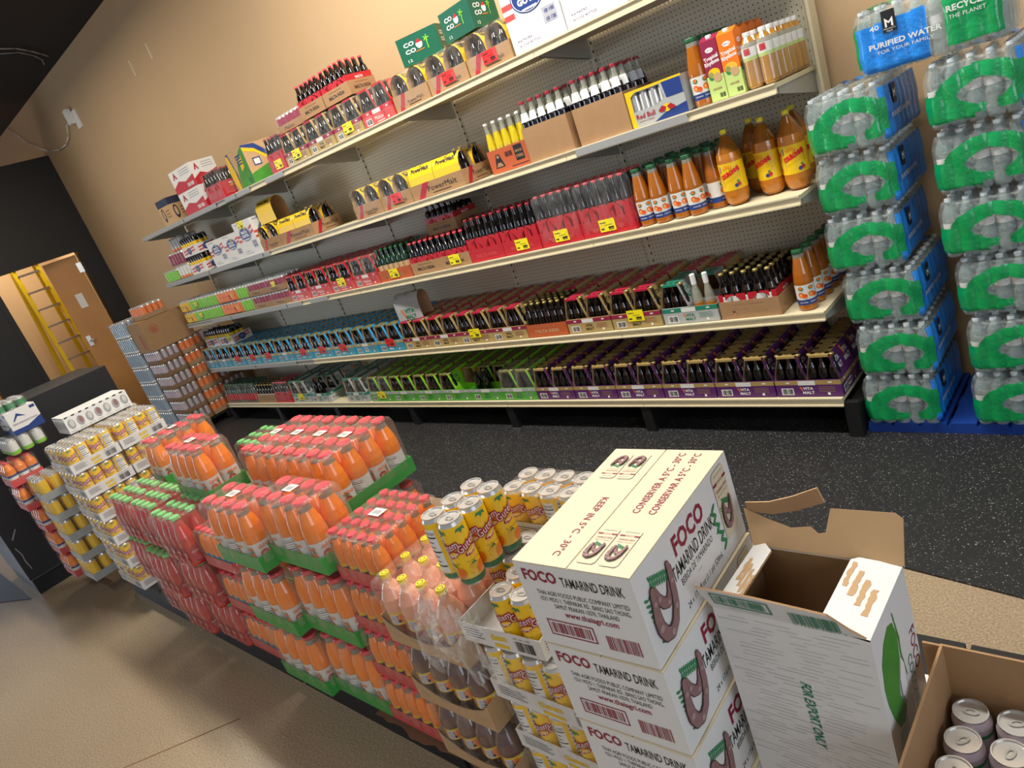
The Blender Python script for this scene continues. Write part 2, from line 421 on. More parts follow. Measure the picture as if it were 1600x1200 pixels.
# black cabinet at the far end of the pallets
t = tag(bpy.data.objects.new('cabinet', None), 'scuffed black cabinet standing at the far end of the pallet row', 'cabinet'); COL.objects.link(t); t.location = (-6.15, -2.815, 0)
MB().box(0, .85, 0, 1.25, .14, 1.42, 'black_paint').build('body', t)
MB().box(.0, .83, .01, 1.23, 0, .135, 'kick_black').build('plinth', t)
MB().box(.83, .842, 0, 1.25, .135, .145, 'strip_grey').build('trim_line', t)
mb = MB(); M = Flat((.8508, 0, 0), (0, 1, 0), (0, 0, 1))
mb.poly(M, [(.045, .50), (.10, .565), (.104, .558), (.05, .49)], 'strip_grey'); mb.poly(M, [(.03, .43), (.045, .36), (.04, .30), (.05, .22), (.055, .22), (.047, .31), (.052, .36), (.036, .43)], 'strip_grey')
mb.build('scuff', t)
# things on the back wall
mb = MB(); mb.box(-9.13, -8.98, .605, .62, 3.98, 4.2, 'white'); o = mb.build('wall_outlet')
tag(o, 'white electrical outlet high on the tan wall', 'outlet')
MB().box(-9.2, -9.1, .54, .605, 4.06, 4.24, 'white').build('plug', o)
mb = MB(); mb.tube([(-11.65, .6, 4.7), (-11.2, .59, 4.35), (-10.55, .59, 4.06), (-10.1, .59, 3.96), (-9.76, .59, 3.95), (-9.55, .59, 4.0), (-9.4, .59, 4.12), (-9.2, .59, 4.1)], .007, 'white', 6)
tag(mb.build('power_cord'), 'thin white cord sagging from the wall outlet', 'cord')
for x, y in ((-6.45, 4.13), (-6.97, 4.13)):
    mb = MB(); mb.box(x-.012, x+.012, .612, .62, 3.97, y, 'cream_card')
    tag(mb.build('wall_hook'), 'short pale metal strip fixed to the tan wall, ' + ('nearer the shelves' if x > -6.6 else 'nearer the outlet'), 'wall strip')
mb = MB(); mb.tube([(-7.6, -.9, 4.7), (-7.80, -.45, 4.7), (-7.92, -.21, 4.7), (-7.99, -.03, 4.7), (-8.15, .16, 4.7), (-8.33, .33, 4.7), (-8.42, .41, 4.695)], .008, 'strip_grey', 6); mb.tube([(-7.8, -.8, 4.7), (-8.09, -.18, 4.7), (-8.14, .03, 4.7), (-8.33, .23, 4.7), (-8.53, .37, 4.7), (-8.75, .45, 4.7)], .006, 'strip_grey', 6)
tag(mb.build('ceiling_cable'), 'pair of grey cables running along the black ceiling edge', 'cable')

# ------------------------------------------------------------------ shelving
SX = 1.219; NS = 6; ZS = [.235, .712, 1.298, 1.808, 2.372]
g = tag(bpy.data.objects.new('gondola_shelving', None), 'long cream metal store shelving with pegboard back and five shelf levels', 'shelving'); COL.objects.link(g)
m_back = MB().box(0, SX-.004, .518, .53, .2, 2.36, 'pegboard').mesh('back_panel')
m_up = MB().box(-.016, .016, .508, .54, 0, 2.37, 'slots').mesh('upright')
m_sh = MB().box(.002, SX-.002, -.0, .5, -.02, 0, 'steel_cream').box(.002, SX-.002, -.012, 0, -.045, .003, 'steel_cream').box(.002, SX-.002, -.02, -.012, -.045, -.037, 'steel_cream').box(.002, SX-.002, -.02, -.012, -.005, .003, 'steel_cream').mesh('shelf')
m_sh_shade = m_sh.copy(); m_sh_shade.materials.clear(); m_sh_shade.materials.append(MATS['steel_grey_shade'])
mb = MB()
for k in range(1):
    P = [(.0, .49), (.0, .03), (-.03, .03), (-.11, .49)]
    mb.add([(-.004, y, z-.02) for z, y in P]+[(.004, y, z-.02) for z, y in P], [(0, 1, 2, 3), (7, 6, 5, 4), (0, 4, 5, 1), (1, 5, 6, 2), (2, 6, 7, 3), (3, 7, 4, 0)], 'steel_grey_shade')
m_br = mb.mesh('bracket')
m_strip = MB().box(0, 1, -.024, -.0205, -.04, -.002, 'strip_grey').mesh('price_rail')
m_leg = MB().box(-.03, .03, -.0, .5, 0, .17, 'kick_black').box(-.035, .035, -.01, .03, 0, .2, 'kick_black').mesh('foot')
m_kick = MB().box(0, SX, .3, .32, 0, .19, 'kick_black').mesh('kick_plate')
for k in range(NS+1):
    x = -k*SX; u = obj('upright', m_up, g, (x, 0, 0)); obj('foot', m_leg, g, (x+(.03 if k == 0 else 0), 0, .008))
    if k == 0: MB().box(.016, .03, .47, .56, .0, 2.42, 'steel_cream').build('end_trim', g)
strips = {0: [], 1: [(-7.2, -5.2)], 2: [(-6.6, -4.6), (-4.45, -4.15)], 3: [(-7.3, -4.75), (-1.14, -.44)], 4: [(-7.3, -5.3), (-4.3, -4.0), (-5.1, -4.6)]}
for k in range(NS):
    x = -(k+1)*SX; obj('back_panel', m_back, g, (x, 0, 0))
    obj('kick_plate', m_kick, g, (x, 0, 0))
    for j, z in enumerate(ZS):
        s = obj('shelf', m_sh_shade if (k >= 4 and j) else m_sh, g, (x, 0, z))  # far sections use the greyer copy, shade painted into the steel
        if j: obj('bracket', m_br, s, (.01, 0, 0)); obj('bracket', m_br, s, (SX-.01, 0, 0))
        for a, b in strips[j]:
            lo, hi = max(a, x+.01), min(b, x+SX-.01)
            if hi-lo > .05:
                r = obj('price_rail', m_strip, s, (lo-x, 0, 0)); r.scale = (hi-lo, 1, 1)

# ------------------------------------------------------------------ product kinds
KINDS = {}
def root(name):
    o = bpy.data.objects.new(name, None); COL.objects.link(o); return o
def kind(k):
    def d(f): KINDS[k] = f; return f
    return d
# ---- bottles: mesh makers (body and cap apart)
def nutrition(mb, M, x, y, w, h, ink='ink_black', l=3):
    mb.rect(M, x-w/2, y-h/2, x+w/2, y+h/2, 'white', l)
    mb.txt(M, 'Nutrition Facts', x, y+h*.42, h*.12, ink, l+1, w=w*.9)
    for i in range(7):
        yy = y+h*.3-i*h*.11
        mb.rect(M, x-w*.45, yy, x+w*(.45 if i % 3 == 0 else .2), yy+h*(.03 if i % 3 == 0 else .018), ink, l+1)
def fruit_art(mb, M, y0, y1, carrot=0):
    h = y1-y0; yc = (y0+y1)/2
    mb.ell(M, -.004, yc-h*.12, .020, .017, 'mango', 2); mb.ell(M, -.012, yc+.0, .017, .015, 'mango_red', 3, rot=.5)
    if carrot:
        mb.poly(M, [(.008, yc+h*.1), (.022, yc+h*.15), (.024, yc-h*.36), (.017, yc-h*.42), (.010, yc-h*.3)], 'carrot', 3)
        mb.poly(M, [(.01, yc+h*.1), (.006, yc+h*.45), (.014, yc+h*.2), (.018, yc+h*.46), (.021, yc+h*.14)], 'leaf_green', 3)
    else:
        mb.ell(M, .010, yc-h*.22, .013, .012, 'yellow', 4); mb.poly(M, [(-.03, yc+h*.25), (-.012, yc+h*.38), (0, yc+h*.2), (-.014, yc+h*.14)], 'leaf_green', 4)
    mb.txt(M, 'dafruta', 0, yc+h*.33, h*.24, 'orange', 5, w=.05, bold=.02, slant=.2)
def m_nectar(v, R=.0465, H=.27, j='juice_orange'):
    mb = MB(); y0, y1 = .022, .118
    mb.lathe([(R*.9, 0, j), (R*.98, .012, j), (R*.98, y0, 'label_white'), (R*.98, y1, j), (R, y1+.003, j), (R, .15, j), (R*.9, .185, j), (R*.72, .215, j), (R*.6, .235, 'neck_glass'), (R*.56, H-.012, 'neck_glass')], 18)
    for a in (-90, 90, 0, 180) if v == 2 else (-90, 0): pass
    if v == 1:
        for a in (-55,): nutrition(mb, Cyl(R*.98, a), 0, (y0+y1)/2, .062, .088)
        mb.rect(Cyl(R*.98, -55), -.034, y0, .034, y0+.004, 'ink_red', 3)
    else:
        fruit_art(mb, Cyl(R*.98, -90), y0, y1, v == 2); fruit_art(mb, Cyl(R*.98, 0), y0, y1, v == 2)
    return mb.mesh('bottle')
def m_cap(R, h, m, n=16, ring=None):
    mb = MB().lathe([(R*.96, 0, m), (R, .003, m), (R, h*.75, m), (R*.92, h, m)], n)
    if ring: mb.add([(R*.6*math.cos(2*PI*i/12)*k, R*.6*math.sin(2*PI*i/12)*k, h+.0006) for k in (1, .8) for i in range(12)], [(i, (i+1) % 12, 12+(i+1) % 12, 12+i) for i in range(12)], ring)
    return mb.mesh('cap')
def m_guava(H=.25, R=.039, lab=True):
    j = 'juice_red'
    mb = MB().lathe([(R*.85, 0, j), (R, .01, j), (R, .05, j), (R*.93, .07, j), (R, .09, j), (R, .15, j), (R*.8, .185, j), (R*.62, .21, j), (R*.6, H-.012, j)], 14)
    if lab:
        for a in (-90, 0):
            M = Cyl(R, a); mb.ell(M, 0, .06, .024, .045, 'label_guava', 3); mb.txt(M, 'Guava', 0, .075, .014, 'white', 4, w=.034, slant=.3); mb.ell(M, 0, .04, .012, .012, 'coral', 4)
    return mb.mesh('bottle')
def m_small(teal=False):
    j = 'juice_orange'; R = .0295; L = 'blue_teal' if teal else 'label_white'
    mb = MB().lathe([(R*.9, 0, j), (R, .006, j), (R, .016, 'yellow' if not teal else 'blue_teal'), (R, .03, 'navy' if not teal else 'blue_teal'), (R, .05, 'yellow' if not teal else 'blue_teal'), (R, .062, j), (R, .105, j), (R*.8, .135, j), (R*.55, .155, 'neck_glass'), (R*.5, .178, 'neck_glass')], 12)
    return mb.mesh('bottle')
def m_pet(dark=False):
    j = 'plum_pet' if dark else 'juice_peach'; a = 'dark_drink' if dark else 'amber'; R = .0455
    mb = MB().lathe([(R*.85, 0, a), (R*.98, .012, a), (R*.92, .05, a), (R, .07, 'yellow'), (R*1.0, .115, j), (R*1.02, .13, j), (R*.95, .16, j), (R*.6, .195, j), (R*.36, .21, j), (R*.34, .225, j)], 16)
    for q in (-90, -20):
        M = Cyl(R, q); mb.rect(M, .004, .076, .034, .110, 'white', 2)
        for i in range(5): mb.rect(M, .007, .080+i*.006, .031, .082+i*.006, 'navy', 3)
        mb.rect(M, -.03, .078, -.006, .108, 'orange', 2); mb.rect(M, -.028, .08, -.02, .09, 'ink_black', 3)
    return mb.mesh('bottle')
def can_art(mb, R, H, q):
    M = Cyl(R, q); mb.txt(M, 'Gutem', .0, H*.64, .030, 'rose', 3, w=.068, bold=.11, rot=.35, slant=.2); mb.txt(M, 'Gutem', .0, H*.64, .030, 'white', 4, w=.063, bold=.0, rot=.35, slant=.2)
    mb.ell(M, .006, H*.52, .024, .009, 'rose', 3, rot=.35); mb.txt(M, 'Mango', .006, H*.52, .014, 'white', 4, w=.036, rot=.35, slant=.2)
    mb.ell(M, -.006, H*.25, .014, .019, 'mango', 3); mb.ell(M, .012, H*.23, .012, .016, 'orange', 4, rot=-.4); mb.poly(M, [(-.012, H*.33), (0, H*.37), (.006, H*.32)], 'leaf_green', 4)
    mb.txt(M, 'NEVER GIVE UP', 0, H*.125, .008, 'ink_black', 4, w=.05); mb.txt(M, 'Eat More with', 0, H*.385, .006, 'ink_black', 4, w=.036)
    mb.poly(M, [(-.014, H*.89), (-.020, H*.84), (-.010, H*.86), (-.005, H*.81), (.002, H*.86), (.010, H*.83), (.008, H*.89)], 'leaf_green', 3)
def m_can(v=0, R=.0355, H=.188):
    s = 'can_silver'; y = 'can_yellow'; g_ = 'can_green'
    mb = MB().lathe([(R*.8, 0, s), (R*.97, .008, g_), (R, .012, g_), (R, .024, y), (R, H-.013, s), (R*.87, H-.004, s), (R*.89, H, s), (R*.82, H, s), (R*.79, H-.004, s)], 20)
    if v == 1:
        nutrition(mb, Cyl(R, -90), 0, H*.5, .045, H*.7, l=1); nutrition(mb, Cyl(R, 0), 0, H*.5, .045, H*.7, l=1)
    else:
        can_art(mb, R, H, -90); can_art(mb, R, H, 0)
    tab(mb, 0, 0, H-.003, R); return mb.mesh('can')
def tab(mb, cx, cy, z, R):
    a = R*.42; mb.add([(cx+a*math.cos(2*PI*i/12)*k, cy+a*.55*math.sin(2*PI*i/12)*k, z+.0012) for k in (1, .55) for i in range(12)], [(i, (i+1) % 12, 12+(i+1) % 12, 12+i) for i in range(12)], 'aluminium')
def m_plaincan(R, H, body, low=None):
    s = 'can_silver'
    return tabbed(MB().lathe([(R*.8, 0, s), (R*.98, .006, low or body), (R, .014, low or body), (R, .03, body), (R, H-.018, s), (R*.88, H-.003, s), (R*.9, H, s), (R*.82, H, s), (R*.8, H-.005, s)], 18), H, R).mesh('can')
def tabbed(mb, H, R): tab(mb, 0, 0, H-.004, R); return mb
def m_malt(R=.0285, H=.23, glass='malt_glass', cap='cap_gold', band=None, wide=None, sh=.125):
    b = band or glass
    mb = MB().lathe([(R*.92, 0, glass), (R, .01, glass), (R, .03, b), (R, sh-.02, glass), (R, sh, glass), (R*.82, sh+.03, glass), (R*.48, H-.05, glass), (R*.42, H-.012, cap), (R*.5, H-.012, cap), (R*.52, H-.003, cap), (R*.42, H, cap)], 12)
    return mb.mesh('bottle')
MESH = {}
def M_(k, f):
    if k not in MESH: MESH[k] = f()
    return MESH[k]
def bottle_at(parent, body, cap, ch, x, y, z=0, name='bottle', rz=0):
    b = obj(name, body, parent, (x, y, z), rz)
    if cap is not None: obj('cap', cap, b, (0, 0, ch))
    return b
def cells(nx, ny, mode):
    for j in range(ny):
        for i in range(nx):
            if mode == 'part' and i < 2 and j < 2: continue
            if mode in ('full', 'part') or j == 0 or i == nx-1 or (mode == 'shell3' and i == 0): yield i, j
def tray_mesh(W, D, h, m, art=None, t=.003, low=None):
    mb = MB().box(0, W, 0, t, 0, h, m).box(0, W, D-t, D, 0, low or h, m).box(0, t, t, D-t, 0, h, m).box(W-t, W, t, D-t, 0, h, m).box(t, W-t, t, D-t, 0, t, m)
    if art: art(mb, Flat((0, 0, 0), (1, 0, 0), (0, 0, 1)), Flat((W, 0, 0), (0, 1, 0), (0, 0, 1)))
    return mb.mesh('tray')
def wrap_mesh(W, D, H, m='film_clear', r=.03, nb=0, z0=.006, open_top=False):
    mb = MB(); e = .004
    def disp(p, d):
        q = p.copy()
        if nb and d.z < H*.35: q.y += .004*math.cos(2*PI*nb*p.x/W)*(1 if d.y < -D*.4 else 0)
        q.z += .0012*math.sin(p.x*70)*math.sin(p.y*60)-.002 if d.z > H*.4 else 0
        return q
    superbox(mb, -e, W+e, -e, D+e, z0-H*.0, H+e, r, m, (max(8, nb*6), 8, 8), disp, 'TFRLB')
    return mb.mesh('shrink_wrap')

# ---- foreground cases
def bottle_case(name, nx, ny, pitch, bodies, cap, ch, mode, tray=None, wrap=None, sticker=False, H=.28, seed=1):
    r = root(name); rnd = random.Random(seed); W, D = nx*pitch, ny*pitch
    if tray: obj('tray', M_(('tray', W, D)+tray, lambda: tray_mesh(W+.006, D+.006, *tray)), r, (-.003, -.003, 0))
    for i, j in cells(nx, ny, mode):
        bottle_at(r, rnd.choice(bodies), cap, ch, (i+.5)*pitch, (j+.5)*pitch, .003)
    if wrap: obj('shrink_wrap', M_(('w', W, D, H, wrap), lambda: wrap_mesh(W+.004, D+.004, H, wrap, min(.035, pitch*.4), nx)), r, (-.002, -.002, 0))
    if sticker:
        mb = MB(); M = Flat((W/2, D/2, H+.008), (1, 0, 0), (0, 1, 0)); mb.rect(M, -.032, -.022, .032, .022, 'label_white', 0); mb.bars(M, -.022, -.012, .04, .022, 'strip_grey', 1)
        mb.build('barcode_sticker', r)
    return r
CAPS = {}
def nectar_kind(nx, ny, mode):
    def f():
        B = [M_('nec0', lambda: m_nectar(0)), M_('nec1', lambda: m_nectar(1)), M_('nec2', lambda: m_nectar(2))]
        return bottle_case('nectar_case', nx, ny, .0945, B, M_('capN', lambda: m_cap(.031, .015, 'cap_pink')), .262, mode, (.07, 'green_card'), 'film_haze', True, .278, nx)
    return f
KINDS['nectar42'] = nectar_kind(4, 2, 'full'); KINDS['nectar24'] = nectar_kind(2, 4, 'full'); KINDS['nectar42s'] = nectar_kind(4, 2, 'shell')
KINDS['nectar24s'] = nectar_kind(2, 4, 'shell')
def guava_kind(mode):
    return lambda: bottle_case('guava_case', 4, 3, .0785, [M_('gua', m_guava)], M_('capG', lambda: m_cap(.0235, .017, 'cap_green')), .241, mode, None, 'film_haze', False, .258)
KINDS['guava'] = guava_kind('full'); KINDS['guavas'] = guava_kind('shell3')
def small_kind(mode, teal=False):
    return lambda: bottle_case('small_juice_case', 5, 5, .060, [M_('sm%d' % teal, lambda: m_small(teal))], M_('capS', lambda: m_cap(.0185, .014, 'cap_pink')), .176, mode, (.055, 'coral'), 'film_haze', mode == 'full', .19)
KINDS['small'] = small_kind('full'); KINDS['smalls'] = small_kind('shell'); KINDS['teal'] = small_kind('full', True); KINDS['teals'] = small_kind('shell', True)
def pet_kind(mode, dark):
    def f():
        r = bottle_case('soda_case', 4, 4, .092, [M_('pet%d' % dark, lambda: m_pet(dark))], M_('capY', lambda: m_cap(.0165, .018, 'cap_yellow', 14, 'ink_black')), .224, mode, None, 'film_haze', False, .24)
        W = .368; mb = MB(); n = 14
        top = [(-.003+i*(W+.006)/n, .105-.06*math.sin(PI*i/n)**.6) for i in range(n+1)]
        mb.poly(Flat((0, -.004, 0), (1, 0, 0), (0, 0, 1)), [(-.003, 0), (W+.003, 0)]+top[::-1], 'kraft_light'); mb.poly(Flat((0, -.001, 0), (1, 0, 0), (0, 0, 1)), [(-.003, 0), (W+.003, 0)]+top[::-1], 'kraft_inside')
        mb.box(W, W+.003, -.004, W, 0, .105, 'kraft_light'); mb.box(-.003, 0, -.004, W, 0, .105, 'kraft_light'); mb.box(0, W, 0, W, 0, .003, 'kraft_light'); mb.build('tray', r)
        return r
    return f
KINDS['pet'] = pet_kind('full', False); KINDS['petd'] = pet_kind('shell', True)
def gutem_tray_art(mb, F, R):
    for M, W in ((F, .0), (R, .0)):
        pass
def gutem_kind(nx, ny, p, Hc, mode, wrap=True, vert=False):
    def f():
        r = root('can_case'); W, D = nx*p, ny*p; s = Hc/.188
        def art(mb, F, R):
            for M, w in ((F, W), (R, D)):
                for i in range(4): mb.rect(M, w*.06, .022+i*.009, w*(.30-.03*(i % 2)), .0245+i*.009, 'ink_black', 1)
                mb.txt(M, 'Gutem', w*.5, .042, .026, 'yellow', 1, w=w*.20, bold=.06, slant=.2, rot=.08); mb.rect(M, w*.42, .008, w*.60, .02, 'yellow', 1)
                mb.txt(M, 'AC: 24 x 490', w*.8, .055, .009, 'ink_black', 1, w=w*.2); mb.bars(M, w*.70, .012, w*.22, .034, 'ink_black', 1)
        obj('tray', tray_mesh(W+.006, D+.006, .066, 'white_card', art), r, (-.003, -.003, 0))
        A = M_('can0', lambda: m_can(0)), M_('can0', lambda: m_can(0)), M_('can1', lambda: m_can(1)); rnd = random.Random(nx*ny)
        for i, j in cells(nx, ny, mode):
            c = obj('can', rnd.choice(A), r, ((i+.5)*p, (j+.5)*p, .003)); c.scale = (1, 1, s)
        if wrap: obj('shrink_wrap', wrap_mesh(W+.004, D+.004, Hc+.001, 'film_clear', .02, nx), r, (-.002, -.002, 0))
        return r
    return f
KINDS['gut'] = gutem_kind(6, 4, .0735, .178, 'shell3'); KINDS['gutopen'] = gutem_kind(4, 4, .0735, .178, 'part', False)
KINDS['gutrear'] = gutem_kind(6, 2, .0735, .168, 'full'); KINDS['gut2'] = gutem_kind(6, 4, .0735, .168, 'full'); KINDS['gut2s'] = gutem_kind(6, 4, .0735, .168, 'shell')

def bent(k, x, y, s, mb, M, m='ink_brown', g='leaf_green'):
    """tamarind pods with leaves, drawn flat"""
    n = 12
    for i in range(9):
        for q in (-1, 1):
            mb.ell(M, x+(-.044+.0015*i+q*.006)*s, y+(.045-i*.012)*s, .0075*s, .0032*s, g, k+.2*(i % 2)+(q > 0)*.1, 7, rot=.5*q); mb.ell(M, x+(-.026+i*.007)*s, y+(.066-i*.003+q*.006)*s, .0032*s, .0075*s, g, k+.45+.2*(i % 2)+(q > 0)*.1, 7, rot=.3*q)
    P = [(-.030, .050), (-.033, .025), (-.037, .0), (-.036, -.025), (-.026, -.046), (-.008, -.054), (.010, -.044), (.024, -.022), (.030, .002), (.033, .026), (.036, .048), (.034, .060)]
    R = [.008, .010, .0125, .0135, .0135, .0125, .0118, .0105, .0098, .009, .0085, .006]
    Q = [(-.022, .044), (-.016, .022), (-.006, .006), (.008, -.002), (.020, .012), (.025, .030)]; S = [.007, .0095, .0105, .0105, .009, .006]
    for A, B, f, mm, l in ((Q, S, 1.08, 'ink_dark', k+1), (Q, S, .88, m, k+2), (P, R, 1.08, 'ink_dark', k+3), (P, R, .88, m, k+4), (P[1:2], R[1:2], .5, 'ink_pale', k+5), (P[3:4], R[3:4], .5, 'ink_pale', k+5), (P[5:6], R[5:6], .5, 'ink_pale', k+5), (P[7:8], R[7:8], .5, 'ink_pale', k+5), (P[9:10], R[9:10], .5, 'ink_pale', k+5), (Q[1:2], S[1:2], .5, 'ink_pale', k+2.9), (Q[3:4], S[3:4], .45, 'ink_pale', k+2.9)):
        mb.stroke(M, [(x+a*s, y+b*s) for a, b in A], [r*f*s for r in B], mm, l)
    pass
def drawn_can(mb, M, x, y, s, rot=0, ink='ink_maroon'):
    c, q = math.cos(rot), math.sin(rot)
    class R_:
        step = 99
        def __call__(z, a, b, l): return M(x+a*c-b*q, y+a*q+b*c, l)
    m = R_()
    mb.poly(m, [(-.0215*s, -.0495*s), (-.0157*s, -.0555*s), (.0157*s, -.0555*s), (.0215*s, -.0495*s), (.0215*s, .0495*s), (.0157*s, .0555*s), (-.0157*s, .0555*s), (-.0215*s, .0495*s)], 'strip_grey', 1)
    mb.poly(m, [(-.0212*s, -.049*s), (-.0155*s, -.055*s), (.0155*s, -.055*s), (.0212*s, -.049*s), (.0212*s, .049*s), (.0155*s, .055*s), (-.0155*s, .055*s), (-.0212*s, .049*s)], 'cream_card', 2); mb.rect(m, -.0155*s, .047*s, .0155*s, .048*s, 'strip_grey', 3)
    mb.rect(m, -.0212*s, .034*s, -.01*s, .038*s, ink, 3); mb.rect(m, .01*s, .034*s, .0212*s, .038*s, ink, 3); mb.txt(m, 'FOCO', 0, .036*s, .006*s, ink, 3, w=.016*s)
    mb.txt(m, 'TAMARIND DRINK', 0, .024*s, .007*s, ink, 3, w=.036*s); mb.txt(m, 'BEBIDA DE TAMARINDO', 0, .016*s, .003*s, ink, 3, w=.034*s)
    bent(3, 0, -.018*s, .36*s, mb, m, 'ink_brown')
@kind('foco')
def k_foco():
    W, D, H = .274, .43, .2065; r = root('drink_carton')
    mb = MB().box(0, W, 0, D, 0, H-.003, 'white_card')
    F = Flat((0, 0, 0), (1, 0, 0), (0, 0, 1)); R = Flat((W, 0, 0), (0, 1, 0), (0, 0, 1))
    mb.txt(F, 'FOCO', .058, H-.030, .036, 'ink_maroon', 1, w=.084, bold=.035); mb.txt(F, 'TAMARIND DRINK', .180, H-.036, .032, 'ink_black', 1, w=.142, bold=.01)
    for i, (t, wd) in enumerate((('THAI AGRI FOODS PUBLIC COMPANY LIMITED', .215), ('155/1 MOO 1, THEPARAK RD., BANG SAO THONG,', .21), ('SAMUT PRAKAN 10570, THAILAND', .15))):
        mb.txt(F, t, .145, H-.070-i*.0155, .0155, 'ink_black', 1, w=wd)
    mb.txt(F, 'www.thaiagri.com', .15, H-.118, .019, 'ink_maroon', 1, w=.125, bold=.02)
    mb.bars(F, .040, .035, .10, .026, 'ink_maroon', 1, box=.003, seed=3); mb.bars(F, .172, .022, .075, .034, 'ink_maroon', 1, seed=5)
    mb.txt(R, 'FOCO', .215, H-.046, .055, 'ink_maroon', 1, w=.135, bold=.035); mb.txt(R, 'TAMARIND DRINK', .215, H-.092, .042, 'ink_black', 1, w=.19, bold=.01)
    mb.txt(R, 'BEBIDA DE TAMARINDO', .215, H-.122, .022, 'ink_black', 1, w=.145); mb.txt(R, '24 x 17.6 fl oz (1.1 pt) 520mL', .225, .03, .019, 'ink_black', 1, w=.17)
    for i in range(3): mb.txt(R, ('BOISSON', 'AU TAMARIN', 'DRINK')[i], .215, .062+i*.0, .001, 'ink_black', 1, w=.02)
    bent(1, .075, .090, 1.05, mb, R); drawn_can(mb, R, .375, .115, 1.45)
    for i in range(9):
        a = i*.5; mb.ell(R, .325+.008*math.cos(a), .035+i*.012, .014, .0045, 'leaf_green', 1+.15*(i % 3), 10, rot=.6*(-1)**i)
    mb.build('carton', r)
    # top flaps, a little tape over the seam
    for k, (a, b) in enumerate(((0, .1345), (.1375, W))):
        f = MB().box(a, b, 0, D, H-.003, H, 'cream_card'); T = Flat((0, 0, H), (1, 0, 0), (0, 1, 0)) 
        if k == 0:
            V = dict(rot=-PI/2); f.txt(T, 'KEEP IN 5\u00b0C - 30\u00b0C', .090, .13, .024, 'ink_maroon', 1, w=.20, rot=-PI/2, bold=.01)
            drawn_can(f, T, .045, D-.075, .95, PI); drawn_can(f, T, .092, D-.075, .95, PI)
        else:
            f.txt(T, 'CONSERVER A 5\u00b0C - 30\u00b0C', .185, D-.13, .024, 'ink_maroon', 1, w=.23, rot=PI/2, bold=.01); f.txt(T, 'CONSERVAR A 5\u00b0C - 30\u00b0C', .222, D-.13, .024, 'ink_maroon', 1, w=.23, rot=PI/2, bold=.01)
            drawn_can(f, T, .165, .075, 1.0); drawn_can(f, T, .215, .075, 1.0)
        f.build('flap', r)
    return r
